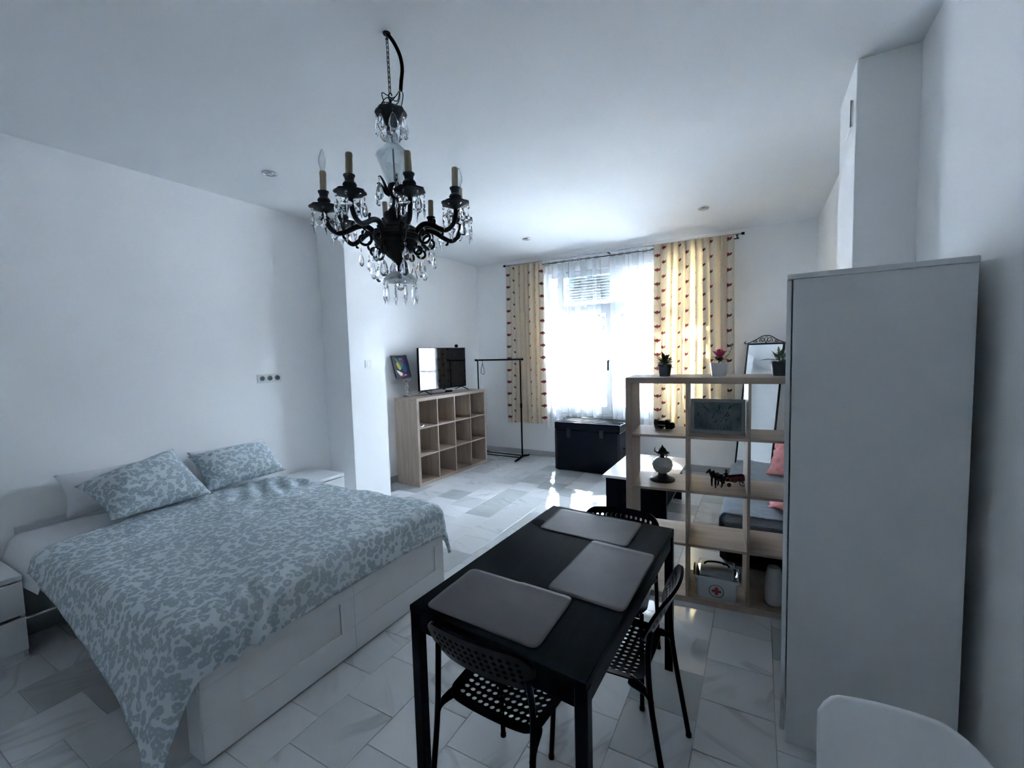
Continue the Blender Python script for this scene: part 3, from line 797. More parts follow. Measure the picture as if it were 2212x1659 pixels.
# duvet: a flat sheet laid over the box of the bed
HT = .605
def drape_point(Xf, Yf, top=HT, x1=BX1 + .040, y0=BY0 - .07, y1=BY1 + .035, rr=.075):
    ox = max(0, Xf - x1 + rr); oy = max(0, y0 + rr - Yf); s = -1
    if Yf > y1 - rr: oy = Yf - (y1 - rr); s = 1
    r = math.hypot(ox, oy); bxp, byp = min(Xf, x1 - rr), min(max(Yf, y0 + rr), y1 - rr)
    zp = top
    if r > 1e-6:
        th = r / rr
        if th < PI / 2: out, dn = rr * math.sin(th), rr * (1 - math.cos(th))
        else:
            fl = (.05 + .30 * math.sin(math.atan2(oy, ox)) ** 2) if s < 0 else (.05 + .12 * math.sin(math.atan2(oy, ox)))
            out, dn = rr + (r - rr * PI / 2) * fl, rr + (r - rr * PI / 2) * (.99 - .15 * fl)
        an = math.atan2(oy, ox); k = 1.0
        if dn > rr: k += (dn - rr) * (.10 * math.sin(an * 2) ** 2 + .06 * math.sin(17 * (bxp + byp * 1.3)) + .04 * math.sin(31 * (bxp - byp)))
        bxp += math.cos(an) * out * k; byp += s * math.sin(an) * out * k
        zp = top - dn
    return Vector((bxp, byp, zp))
XH = -3.58
def duvet(u, v):
    xh = XH - .22 * v
    Xf = xh + (BX1 + .22 - xh) * u
    lo = BY0 - .07 - (.09 + .30 * u ** 1.3 + .14 * u ** 8); hi = BY1 + .30 - .05 * (1 - u)
    # corner points are rounded off
    Yf = lo + (hi - lo) * v
    foot = .10 * math.sin(PI * v * 1.0) * 0
    p = drape_point(Xf, Yf, HT + .028 * math.sin(PI * min(1, max(0, (Yf - BY0) / (BY1 - BY0)))) )
    n = noise.fractal(Vector((p.x * 3, p.y * 3, p.z * 3)), .8, 2.0, 3)
    n2 = noise.noise(Vector((p.x * 9 + 5, p.y * 5, p.z * 9)))
    side = 1 if p.z < HT - .06 else 0
    p.z += (.016 * n + .006 * n2) * (1 - .5 * side)
    # gathers near the pillows and a pucker over the foot edge
    g = math.exp(-((p.x + 3.45) / .25) ** 2 - ((p.y - 2.15) / .35) ** 2); p.z += .016 * g * math.sin(38 * (p.y + .5 * p.x))
    g = math.exp(-((p.x + 1.98) / .16) ** 2 - ((p.y - 1.02) / .13) ** 2); p.z += .016 * g * math.sin(60 * (p.y + .3 * p.x)); p.x += .01 * g * math.sin(60 * p.y)
    p.z = max(p.z, .016)
    return (p.x + 3.05, p.y - 1.62, p.z)
bm = B(); grid(bm, 110, 120, duvet)
o = obj('duvet', bm, 'duvet', None, (-3.05, 1.62, 0), smooth=180)
m = o.modifiers.new('thickness', 'SOLIDIFY'); m.thickness = .022; m.offset = -1
tag(o, 'pale blue leopard print duvet spread over the bed', 'duvet')
def sheet(u, v):
    p = drape_point(-4.10 + .70 * u, BY0 - .24 + .03 * u + (BY1 + .10 - BY0 + .24) * v, .588, y0=BY0 - .05, y1=BY1 + .012, rr=.06)
    return (p.x + 3.05, p.y - 1.62, p.z + .004 * noise.noise(Vector((p.x * 8, p.y * 8, 0))))
bm = B(); grid(bm, 14, 60, sheet); o = obj('under_sheet', bm, 'cotton', None, (-3.05, 1.62, 0), smooth=180)
tag(o, 'white sheet showing at the head of the bed beyond the duvet', 'sheet')
o.modifiers.new('thickness', 'SOLIDIFY').thickness = .003

def pillow(name, label, q, th, mat, seed, group):
    """q: bottom-left, bottom-right, top-right, top-left corners of the pillow's mid plane"""
    q = [Vector(p) for p in q]; c = sum(q, Vector()) / 4
    nrm = ((q[1] - q[0]).cross(q[3] - q[0])).normalized()
    off = Vector((seed * 3.1, seed * 1.7, 0)); N = 30
    bm = B()
    def side(sg):
        def fn(u, v):
            a, b = 2 * u - 1, 2 * v - 1
            pin = .10
            a2 = a * (1 - pin * (1 - b * b) * abs(a) ** 3); b2 = b * (1 - pin * (1 - a * a) * abs(b) ** 3)
            uu, vv = (a2 + 1) / 2, (b2 + 1) / 2
            p = q[0] * (1 - uu) * (1 - vv) + q[1] * uu * (1 - vv) + q[2] * uu * vv + q[3] * (1 - uu) * vv
            t = max(0, (1 - abs(a) ** 2.4)) ** .55 * max(0, (1 - abs(b) ** 2.4)) ** .55
            wr = noise.fractal(p * 7 + off, .7, 2, 3) * .010 + .006 * math.sin(26 * (uu * 1.3 + vv) + 3 * math.sin(5 * vv)) * max(0, .5 - vv) * 2
            k = 1.0 if sg > 0 else .75
            return p - c + nrm * sg * (t * th * k + (wr if sg > 0 else 0) * min(1, t * 2) + .001)
        return fn
    grid(bm, N, N, side(1)); grid(bm, N, N, side(-1))
    bmesh.ops.remove_doubles(bm, verts=bm.verts, dist=.004)
    return tag(obj(name, bm, mat, None, c, smooth=180), label, 'pillow', group)
pillow('patterned_pillow', 'leopard print pillow tilted on the left half of the bed', [(-3.56, 1.13, .66), (-3.54, 1.72, .665), (-3.93, 1.65, .985), (-3.87, 1.06, .86)], .12, 'duvet', 1, 'leopard print pillows')
pillow('patterned_pillow', 'leopard print pillow propped up on the far right half of the bed', [(-3.64, 1.73, .66), (-3.62, 2.36, .675), (-3.95, 2.39, .90), (-3.93, 1.74, .905)], .115, 'duvet', 2, 'leopard print pillows')
pillow('white_pillow', 'white pillow against the wall behind the left leopard pillow', [(-3.93, 1.02, .64), (-3.93, 1.66, .64), (-4.07, 1.66, .92), (-4.07, 1.02, .92)], .075, 'cotton', 3, 'white pillows against the wall')
pillow('white_pillow', 'white pillow against the wall behind the right leopard pillow', [(-3.98, 1.82, .64), (-3.92, 2.50, .645), (-4.07, 2.43, .91), (-4.07, 1.80, .91)], .07, 'cotton', 4, 'white pillows against the wall')

# ------------------------------------------------------------------ television corner
tv = thing('television', 'black flat television on splayed feet on top of the low shelving', 'television', (-3.915, 5.0, 1.123), -.0135 + PI / 2)
# local x runs along the screen (towards the window), -y faces the room
HT0, HT1, HWD = .048, .628, .52
box('bezel', (-HWD, HWD, -.014, .014, HT0, HT1), 'black_plastic', tv, b=.002)
box('screen', (-HWD + .008, HWD - .008, -.0162, -.0143, HT0 + .016, HT1 - .008), 'screen', tv, b=0)
box('back_housing', (-.40, .40, .0145, .055, HT0 + .02, .42), 'black_plastic', tv, b=.01)
box('sensor', (-.02, .02, -.016, .006, HT0 - .014, HT0 - .0005), 'black_plastic', tv, b=.002)
for sx in (-.42, .42):
    bm = B(); tube(bm, [(sx, -.125, .006), (sx, -.01, .047), (sx, .01, .047), (sx, .12, .006)], .0065, 8); obj('foot', bm, 'black_plastic', tv, smooth=50)
cam_ = thing('webcam', 'small round black webcam perched on the television', 'camera', (-3.900, 5.31, 1.752))
bm = B(); lathe(bm, [(0, -.0), (.016, .002), (.026, .014), (.028, .026), (.022, .042), (0, .05)], 16); obj('body', bm, 'black_plastic', cam_, smooth=60)
bm = B(); lathe(bm, [(0, 0), (.009, 0), (.009, .006), (0, .008)], 12); obj('lens', bm, 'screen', cam_, (.024, 0, .026), (0, PI / 2, 0), smooth=40)
bm = B(); bx(bm, -.035, .035, -.045, .045, 0, .026, b=.006)
tag(obj('media_box', bm, 'black_plastic', None, (-3.845, 5.02, 1.1235)), 'small black box under the television', 'media box')
cb = rod('cable', spline([(-3.83, 4.97, 1.128), (-3.78, 4.86, 1.128), (-3.80, 4.74, 1.128), (-3.9, 4.70, 1.130), (-3.95, 4.78, 1.16)], 6), .003, 'black_plastic', None, 6)
tag(cb, 'thin black cable under the television', 'cable')
bm = B(); bx(bm, -.012, .012, -.16, .16, 0, .016, b=.003)
tag(obj('cable_duct', bm, 'white_plastic', None, (-4.03, 4.62, 1.1235), (0, 0, -.05)), 'white cable strip lying behind the television at the wall', 'cable strip')
bm = B(); bx(bm, -.022, .022, -.075, .075, 0, .018, b=.005)
rc = thing('remote_control', 'white remote control in the upper left cell of the low shelving', 'remote control', (-3.735, 4.285, .7425), .5)
obj('body', bm, 'white_plastic', rc)
bm = B(); bx(bm, -.016, .016, -.02, .05, .0182, .0205); obj('button_panel', bm, 'black_plastic', rc)
# glass stand and little painting
gs = thing('glass_stand', 'clear glass candlestick at the wall end of the low shelving', 'candlestick', (-4.0, 4.335, 1.1235))
turned('base', [(0, 0), (.055, 0), (.06, .006), (.03, .018), (.012, .03)], 'crystal', gs, 20)
turned('stem', [(.012, .0305), (.024, .055), (.012, .08), (.02, .10), (.028, .125), (.014, .15), (.012, .18)], 'crystal', gs, 20)
turned('cup', [(.012, .1805), (.03, .195), (.05, .205), (.055, .225), (.058, .245)], 'crystal', gs, 20)
pic = thing('canvas_painting', 'small abstract colourful painting on a dark canvas leaning on the wall above the candlestick', 'painting', (-4.045, 4.335, 1.371), PI / 2, rot=(-R(15), 0, PI / 2))
box('canvas', (-.140, .140, -.010, .010, 0, .295), 'canvas', pic, b=.002)
def blob(color, pts, lift=0):
    P = spline([(p[0], p[1], 0) for p in pts + pts[:1]], 6)[:-1]
    bm = B(); f = bm.faces.new([bm.verts.new((p.x, -.0104 - lift, p.y)) for p in P])
    bmesh.ops.triangulate(bm, faces=[f])
    obj('painted_shape', bm, 'art_' + color, pic)
blob('violet', [(-.02, .02), (.12, .02), (.13, .28), (.02, .27), (-.03, .15)])
blob('olive', [(-.10, .27), (-.05, .24), (.0, .16), (-.01, .11), (-.06, .16)], .0002)
blob('yellow', [(-.09, .19), (-.05, .20), (-.02, .12), (-.05, .10), (-.08, .14)], .0004)
blob('sky', [(-.04, .26), (.03, .255), (.06, .21), (.03, .18), (.05, .10), (.02, .09), (.0, .18)], .0002)
blob('crimson', [(-.01, .23), (.04, .235), (.05, .20), (.02, .18)], .0004)
blob('teal', [(.02, .17), (.07, .16), (.08, .09), (.04, .06), (.01, .10)], .0006)
blob('cream', [(-.11, .10), (-.06, .08), (-.01, .05), (-.05, .02), (-.09, .06)], .0006)
blob('crimson', [(-.06, .05), (.0, .04), (.04, .05), (.06, .03), (.01, .012), (-.05, .015)], .0004)
blob('cream', [(.01, .03), (.05, .036), (.06, .026), (.02, .018)], .0008)

# ------------------------------------------------------------------ clothes rail
rk = thing('clothes_rail', 'black metal clothes rail standing by the tulip curtain', 'clothes rail', (-3.60, 6.0, 0))
rod('top_rail', [(-.42, 0, 1.55), (.425, 0, 1.55)], .013, 'black_metal', rk)
for sx in (-.39, .39):
    rod('upright', [(sx, 0, .05), (sx, 0, .85)], .0125, 'black_metal', rk); rod('upper_upright', [(sx, 0, .8505), (sx, 0, 1.537)], .0105, 'black_metal', rk)
    rod('clamp', [(sx, 0, .80), (sx, 0, .87)], .017, 'black_plastic', rk)
    bm = B(); tube(bm, [(sx, -.23, .014), (sx, -.15, .02), (sx, 0, .045), (sx, .15, .02), (sx, .23, .014)], [.012, .016, .020, .016, .012], 10); obj('foot', bm, 'black_plastic', rk, smooth=50)
for sy in (-.07, .07): rod('lower_bar', [(-.39, sy, .045 - .012), (.39, sy, .045 - .012)], .008, 'black_metal', rk)
for sx in (-.425, .43): rod('end_cap', [(sx - .01, 0, 1.55), (sx + .01, 0, 1.55)], .018, 'black_plastic', rk)
rod('hanging_strap', spline([(-.30, 0, 1.565), (-.30, .0, 1.50), (-.325, 0, 1.40), (-.325, 0, 1.34), (-.275, 0, 1.325), (-.275, 0, 1.40), (-.299, 0, 1.49)], 6), .004, 'black_plastic', rk, 6)

# ------------------------------------------------------------------ trunk under the window
ck = thing('storage_trunk', 'large worn black trunk standing under the window', 'trunk', (-2.02, 5.60, 0), -.03)
box('body', (-.46, .46, 0, .44, .012, .575), 'chest', ck, b=.008)
ld = box('lid', (-.465, .465, -.004, .445, .578, .682), 'chest', ck, b=.01)
for y in (.05, .16, .28, .39): box('lid_slat', (-.462, .462, y, y + .028, .6825, .694), 'chest', ld, b=.003)
for x in (-.25, .22):
    l = box('latch', (x - .03, x + .03, -.012, -.0045, .49, .60), 'iron', ck, b=.003)
    rod('hasp', arc((x, -.016, .50), .024, PI, 2 * PI, 8), .005, 'iron', l, 6)
for x in (-.46, .43): box('corner_strip', (x, x + .03, -.003, .0, .02, .56), 'iron', ck, b=.001)
rod('side_handle', [(.462, .14, .36), (.485, .15, .35), (.485, .29, .35), (.462, .30, .36)], .008, 'iron', ck, 8)
for x in (-.43, .40):
    for y in (.02, .37): box('foot', (x, x + .04, y, y + .04, 0, .0115), 'iron', ck, b=0)

# ------------------------------------------------------------------ coffee table
ct = thing('coffee_table', 'low table with pale top and black panel legs behind the divider', 'coffee table', (-.985, 4.59, 0))
box('tabletop', (-.33, .33, -.50, .50, .425, .45), 'pale_top', ct, b=.003)
for y in (-.47, .43): box('panel_leg', (-.305, .26, y, y + .04, 0, .4245), 'black_plastic', ct, b=.002)
box('lower_shelf', (-.28, .24, -.4295, .4295, .14, .16), 'black_plastic', ct, b=.002)

# ------------------------------------------------------------------ daybed with throw and cushions
sf = thing('daybed', 'low black daybed along the right wall behind the divider', 'daybed', (.16, 4.30, 0))
box('base', (-.40, .415, -.83, .83, .05, .34), 'black_plastic', sf, b=.05)
for x in (-.36, .36):
    for y in (-.78, .78): rod('leg', [(x, y, 0), (x, y, .052)], .02, 'black_metal', sf)
box('mattress', (-.40, .415, -.83, .83, .341, .43), 'throw', sf, b=.04)
def throw(u, v):
    y = -.80 + 1.62 * v; x = .41 - 1.03 * u
    rr = .06; x1 = -.405 + rr
    if x < x1:
        r = x1 - x; th = r / rr
        if th < PI / 2: px, pz = x1 - rr * math.sin(th), .437 - rr * (1 - math.cos(th))
        else: px, pz = x1 - rr - .02 * (r - rr * PI / 2), .437 - rr - (r - rr * PI / 2)
    else: px, pz = x, .437
    n = noise.fractal(Vector((px * 7, y * 7, pz * 7)), .8, 2, 3) * .012
    return (px - abs(n) * .6, y, pz + n + .006 + .03 * math.exp(-((y - .75) / .2) ** 2) * (px > -.35))
bm = B(); grid(bm, 60, 60, throw); o = obj('grey_throw', bm, 'throw', None, (.16, 4.30, 0), smooth=180)
o.modifiers.new('thickness', 'SOLIDIFY').thickness = .008
tag(o, 'grey crinkled throw spread over the daybed', 'throw')
def furry(name, label, q, th, seed):
    o = pillow(name, label, q, th, 'pink', seed, None); o['category'] = 'cushion'
    for vtx in o.data.vertices:
        vtx.co += vtx.normal * (.018 * noise.fractal(vtx.co * 16 + Vector((seed, 0, 0)), .8, 2, 3))
    return o
furry('pink_cushion', 'pink fluffy cushion leaning upright on the grey daybed throw', [(.06, 4.62, .47), (.48, 4.48, .47), (.50, 4.72, .86), (.16, 4.82, .80)], .075, 5)
furry('pink_cushion', 'pink fluffy cushion lying flat at the near part of the daybed', [(.06, 3.62, .485), (.42, 3.58, .485), (.44, 3.92, .495), (.09, 3.95, .495)], .035, 6)

# ------------------------------------------------------------------ standing mirror
A = R(25)
mr = thing('standing_mirror', 'tall framed mirror with scrolled iron top leaning in the corner', 'mirror', (-.07, 5.82, 0), rot=(0, 0, 0))
mr.rotation_mode = 'XYZ'
mrot = Matrix.Rotation(-A, 4, 'Z') @ Matrix.Rotation(-R(11), 4, 'X')
mr.matrix_world = Matrix.Translation((-.07, 5.82, .012)) @ mrot
MW, MH = .205, 1.70
box('glass', (-MW + .012, MW - .012, -.004, .002, .02, MH - .012), 'mirror', mr, b=0)
box('back_board', (-MW + .012, MW - .012, .0022, .012, .02, MH - .012), 'black_plastic', mr, b=0)
for x in (-MW, MW): rod('frame_rod', [(x, 0, 0), (x, 0, MH)], .011, 'iron', mr, 8)
for z in (.01, MH): rod('frame_rod', [(-MW, 0, z), (MW, 0, z)], .010, 'iron', mr, 8)
bm = B()
top = spline([(-MW - .03, 0, MH + .035), (-MW - .045, 0, MH + .015), (-MW, 0, MH + .012), (-.12, 0, MH + .05), (-.05, 0, MH + .092), (0, 0, MH + .10), (.05, 0, MH + .092), (.12, 0, MH + .05), (MW, 0, MH + .012), (MW + .045, 0, MH + .015), (MW + .03, 0, MH + .035)], 6)
tube(bm, top, .006, 6)
def scroll(cx, cz, r, sg):
    return [(cx + sg * (r * (1 - .75 * k / 22)) * math.cos(.35 * k - .6), 0, cz + (r * (1 - .75 * k / 22)) * math.sin(.35 * k - .6)) for k in range(23)]
for sg in (-1, 1):
    tube(bm, scroll(sg * .040, MH + .045, .034, sg), .0045, 6); tube(bm, scroll(sg * .125, MH + .03, .022, -sg), .0045, 6)
tube(bm, [(0, 0, MH), (-.018, 0, MH + .06), (0, 0, MH + .095), (.018, 0, MH + .06), (0, 0, MH)], .004, 6)
obj('scroll_crest', bm, 'iron', mr, smooth=60)

# ------------------------------------------------------------------ things on the divider
def leaf_mesh(name, L, W, bend, mat):
    bm = B(); n = 5; rows = []
    for i in range(n + 1):
        t = i / n; w_ = W * math.sin(PI * min(1, t * .9 + .06)) * (1 - t ** 4); z = -bend * t * t
        rows.append([bm.verts.new((L * t, -w_, z + .15 * w_)), bm.verts.new((L * t, 0, z)), bm.verts.new((L * t, w_, z + .15 * w_))])
    for a, b in zip(rows, rows[1:]):
        bm.faces.new((a[0], a[1], b[1], b[0])); bm.faces.new((a[1], a[2], b[2], b[1]))
    bmesh.ops.recalc_face_normals(bm, faces=bm.faces)
    me = bpy.data.meshes.new(name); bm.to_mesh(me); bm.free(); me.materials.append(MT[mat]); me.shade_smooth(); return me
LEAFD = leaf_mesh('leaf', .060, .0125, .016, 'leaf_dark'); LEAFP = leaf_mesh('leaf', .058, .008, .01, 'leaf_pale'); LEAFR = leaf_mesh('leaf', .034, .011, .006, 'leaf_dark'); LEAFRP = leaf_mesh('leaf', .030, .010, .004, 'leaf_pale')
def leaves(root, spec, seed):
    rnd = random.Random(seed)
    for me, n, z0, z1, e0, e1, r0 in spec:
        for k in range(n):
            az = 2 * PI * (k * .618 + rnd.uniform(-.05, .05)); el = rnd.uniform(e0, e1); rr = rnd.uniform(0, r0)
            o = bpy.data.objects.new('leaf', me); COL.objects.link(o); o.parent = root
            o.location = (rr * math.cos(az), rr * math.sin(az), rnd.uniform(z0, z1)); o.rotation_euler = Matrix.Rotation(az, 3, 'Z').to_euler() if False else (Matrix.Rotation(az, 3, 'Z') @ Matrix.Rotation(-el, 3, 'Y')).to_euler()
            s = rnd.uniform(.75, 1.15); o.scale = (s, s, s)
def round_pot(root, mat, r0, r1, h):
    turned('pot', [(r0, 0), (r1 * .97, h * .86), (r1, h * .86), (r1 * 1.04, h), (r1 * .92, h), (r1 * .90, h * .86), (0, h * .84)], mat, root, 24, smooth=35)
    turned('soil', [(0, h * .845), (r1 * .89, h * .85), (0, h * .88)], 'iron', root, 16)
p1 = thing('potted_plant', 'bushy dark green plant in a black pot at the left end of the divider top', 'plant', dv(.235, .17, SZ[4] - .001), .2)
round_pot(p1, 'pot_dark', .034, .044, .078)
leaves(p1, [(LEAFD, 34, .072, .10, .1, .7, .025), (LEAFD, 26, .08, .11, .6, 1.3, .02), (LEAFD, 12, .07, .08, -.35, .1, .03)], 1)
p2 = thing('potted_rose', 'pink rose in a square white pot on the divider top', 'plant', dv(.565, .17, SZ[4] - .001), .15)
bm = B()
for (a, z0), (c, z1) in (((.040, 0), (.050, .084)),):
    lo = [bm.verts.new((x * a, y * a, z0)) for x, y in ((-1, -1), (1, -1), (1, 1), (-1, 1))]; hi = [bm.verts.new((x * c, y * c, z1)) for x, y in ((-1, -1), (1, -1), (1, 1), (-1, 1))]
    inn = [bm.verts.new((x * (c - .005), y * (c - .005), z1)) for x, y in ((-1, -1), (1, -1), (1, 1), (-1, 1))]; dn = [bm.verts.new((x * (c - .008), y * (c - .008), z1 - .015)) for x, y in ((-1, -1), (1, -1), (1, 1), (-1, 1))]
    bm.faces.new(lo[::-1]); bm.faces.new(dn)
    for i in range(4):
        j = (i + 1) % 4; bm.faces.new((lo[i], lo[j], hi[j], hi[i])); bm.faces.new((hi[i], hi[j], inn[j], inn[i])); bm.faces.new((inn[i], inn[j], dn[j], dn[i]))
obj('pot', bm, 'pot_white', p2)
leaves(p2, [(LEAFR, 26, .085, .115, -.1, .8, .028), (LEAFRP, 7, .10, .125, .1, .9, .02)], 2)
bm = B()
for k in range(16):                                            # overlapping cupped petals round a tight heart
    lay = 0 if k < 3 else 1 if k < 8 else 2; az = k * 2.4; rr = (.008, .016, .026)[lay]; hgt = (.056, .052, .042)[lay]; wid = (.8, .62, .55)[lay]
    V = []
    for i in range(5):
        t = i / 4; row = []
        for j in range(5):
            s = (j / 4 - .5) * 2 * wid * math.sin(PI * (.25 + .6 * t)); rad = rr * (.35 + .75 * t + (.25 * t * t if lay == 2 else 0))
            row.append(bm.verts.new((rad * math.cos(az + s), rad * math.sin(az + s), .118 + hgt * t - .006 * s * s * t)))
        V.append(row)
    for i in range(4):
        for j in range(4): bm.faces.new((V[i][j], V[i][j + 1], V[i + 1][j + 1], V[i + 1][j]))
rs = obj('rose_flower', bm, 'rose', p2, loc=(.004, -.004, 0), smooth=180); rs.scale = (1.25, 1.25, 1.0)
rod('flower_stem', [(0, 0, .08), (.003, -.003, .12)], .004, 'leaf_dark', p2, 6)
sp = rod('leaf_sprig', spline([(.01, 0, .09), (.04, .0, .12), (.065, 0, .15), (.075, 0, .19)], 4), .0015, 'leaf_dark', p2, 5)
for (x, z, az, el) in ((.045, .128, .5, .2), (.06, .142, -.3, .1), (.066, .152, 2.6, .5), (.072, .168, .3, .5), (.075, .186, 1.2, 1.0), (.05, .135, -1.4, .0)):
    o = bpy.data.objects.new('leaf', LEAFRP); COL.objects.link(o); o.parent = sp; o.location = (x, 0, z); o.rotation_euler = (Matrix.Rotation(az, 3, 'Z') @ Matrix.Rotation(-el, 3, 'Y')).to_euler()
p3 = thing('potted_plant', 'mixed green plant in a dark pot on the divider top next to the wardrobe', 'plant', dv(.905, .17, SZ[4] - .001), .5)
round_pot(p3, 'pot_dark', .038, .050, .085)
leaves(p3, [(LEAFP, 26, .085, .13, .5, 1.3, .02), (LEAFRP, 12, .10, .15, .3, 1.0, .03)], 3)
LEAFB = leaf_mesh('leaf', .095, .026, .022, 'leaf_dark')
leaves(p3, [(LEAFB, 7, .085, .095, .05, .35, .015)], 4)

# oil lamp
ol = thing('oil_lamp', 'old oil lamp with milk glass bowl on a dark round foot on the divider shelf', 'lamp', dv(.215, .20, SZ[2]), 0)
turned('base', [(0, 0), (.082, 0), (.084, .008), (.076, .014), (.066, .018), (.050, .026), (.032, .036), (.026, .050), (.0, .050)], 'iron', ol, 32, smooth=30)
turned('lamp_bowl', [(.028, .0505), (.045, .060), (.060, .080), (.066, .100), (.069, .108), (.066, .116), (.062, .134), (.050, .150), (.034, .158), (.0, .160)], 'milk', ol, 60, smooth=70, lobes=10, amp=.02)
turned('glass_collar', [(.026, .1605), (.030, .168), (.030, .182), (.026, .188)], 'crystal', ol, 20)
turned('burner', [(0, .161), (.010, .161), (.010, .189), (.044, .190), (.046, .195), (.032, .202), (.020, .222), (.008, .232), (.004, .244), (0, .246)], 'iron', ol, 24, smooth=35)
rod('wick_knob', [(-.030, 0, .197), (-.050, 0, .196), (-.052, 0, .215), (-.048, 0, .226)], [.003, .006, .003, .002], 'iron', ol, 8)

# toy truck
tk = thing('toy_truck', 'small black toy lorry on the upper left shelf of the divider', 'toy', dv(.225, .26, SZ[3]), .0869 - .15)
box('chassis', (-.068, .068, -.020, .020, .014, .022), 'iron', tk, b=.001)
box('tailboard', (-.068, -.044, -.026, .026, .0225, .066), 'iron', tk, b=.002); rod('tank', [(-.0435, 0, .040), (.006, 0, .040)], .016, 'iron', tk, 14)
box('rack_rail', (-.0435, .006, -.024, .024, .052, .058), 'iron', tk, b=.001)
cb_ = box('cab', (.0065, .034, -.024, .024, .0225, .064), 'iron', tk, b=.003); box('windscreen', (.0342, .0350, -.019, .019, .044, .060), 'screen', cb_, b=0)
box('bonnet', (.0345, .060, -.018, .018, .0225, .045), 'iron', tk, b=.004); box('radiator', (.0602, .066, -.016, .016, .0225, .038), 'iron', tk, b=.002)
for x in (-.052, -.018, .022, .052):
    for s in (-1, 1):
        bm = B(); tube(bm, [(0, s * .019, 0), (0, s * .029, 0)], .012 if x < .04 else .011, 14); obj('wheel', bm, 'iron', tk, (x, 0, .012), smooth=40)

# horse cart
hc = thing('toy_horse_cart', 'dark red toy cart with driver and two horses on the divider shelf', 'toy', dv(.645, .215, SZ[2]), .0869 + PI + R(33))
# local +x is forward (towards the horses)
def horse(y):
    bm = B()
    tube(bm, spline([(.075, y, .066), (.088, y, .070), (.105, y, .066), (.122, y, .068), (.132, y, .070)], 3), [.008, .013, .016, .017, .017, .0165, .016, .016, .016, .017, .017, .016, .010], 10)
    tube(bm, spline([(.124, y, .072), (.136, y, .088), (.142, y, .102), (.146, y, .106)], 3), [.013, .013, .012, .011, .010, .009, .009, .008, .007, .008], 9)
    tube(bm, [(.138, y, .106), (.150, y, .101), (.162, y, .090), (.166, y, .086)], [.007, .0085, .006, .005], 8)
    for s in (-1, 1): tube(bm, [(.140, y + s * .004, .108), (.139, y + s * .005, .117)], [.003, .001], 5)
    for x, b in ((.128, .006), (.124, -.006)):
        tube(bm, [(x, y + (.007 if b > 0 else -.007), .062), (x + b, y + (.008 if b > 0 else -.008), .034), (x + b * .6, y + (.008 if b > 0 else -.008), .004), (x + b * .9, y + (.008 if b > 0 else -.008), 0)], [.0085, .0052, .0038, .006], 7)
    for x, b in ((.086, .004), (.082, -.006)):
        s = .007 if b > 0 else -.008
        tube(bm, [(x, y + s, .064), (x + .006 + b, y + s, .046), (x - .006 + b, y + s, .030), (x - .001 + b, y + s, .004), (x + .002 + b, y + s, 0)], [.012, .0075, .005, .0038, .006], 7)
    tube(bm, spline([(.076, y, .072), (.066, y, .062), (.063, y, .038)], 3), [.004, .004, .005, .005, .005, .004, .002], 6)
    obj('horse', bm, 'iron', hc, smooth=60)
horse(-.020); horse(.020)
bm = B()
for a in ((-.095, .025, -.034, -.030, .034, .060), (-.095, .025, .030, .034, .034, .060), (-.099, -.0955, -.034, .034, .034, .062), (-.0952, .024, -.0295, .0295, .030, .035)): bx(bm, *a, b=.0012)
obj('cart_bed', bm, 'dark_red', hc)
box('seat_box', (.0255, .052, -.028, .028, .034, .056), 'dark_red', hc, b=.003)
rod('shaft', [(.050, 0, .036), (.078, 0, .044), (.118, 0, .050)], .003, 'iron', hc, 8)
rod('axle', [(-.055, -.044, .026), (-.055, .044, .026)], .003, 'iron', hc, 8)
for s in (-1, 1):
    bm = B(); ring = [(-.055 + .0235 * math.cos(2 * PI * k / 24), s * .041, .026 + .0235 * math.sin(2 * PI * k / 24)) for k in range(24)]
    tube(bm, ring, .0030, 6, closed=True)
    for k in range(8): tube(bm, [(-.055, s * .041, .026), (-.055 + .023 * math.cos(PI * k / 4), s * .041, .026 + .023 * math.sin(PI * k / 4))], .0016, 5)
    obj('wheel', bm, 'dark_red', hc, smooth=50)
    rod('front_wheel', [(.038, s * .030, .014), (.038, s * .035, .014)], .014, 'dark_red', hc, 16)
bm = B()                                                       # driver figure, one body with hat, arms forward holding the reins
tube(bm, [(.036, 0, .055), (.037, 0, .070), (.036, 0, .084), (.036, 0, .088)], [.010, .010, .011, .004], 10)
tube(bm, [(.036, 0, .087), (.037, 0, .093), (.037, 0, .099)], [.004, .0065, .004], 9); tube(bm, [(.036, 0, .0985), (.036, 0, .100), (.036, 0, .1005), (.036, 0, .107)], [.011, .011, .0065, .005], 10)
for s in (-1, 1):
    tube(bm, [(.036, s * .010, .083), (.043, s * .013, .074), (.056, s * .007, .073)], [.004, .0035, .0028], 7)
    tube(bm, [(.040, s * .006, .058), (.056, s * .007, .060), (.060, s * .007, .044), (.066, s * .007, .043)], [.006, .005, .004, .003], 7)
obj('driver', bm, 'iron', hc, smooth=60)
bm = B()
for s in (-1, 1): tube(bm, spline([(.057, s * .007, .073), (.09, s * .016, .078), (.140, s * .020, .098)], 4), .0007, 4)
obj('reins', bm, 'iron', hc)

MT['aid_grey'] = plain('silver grey frame', (.36, .40, .42), .4)
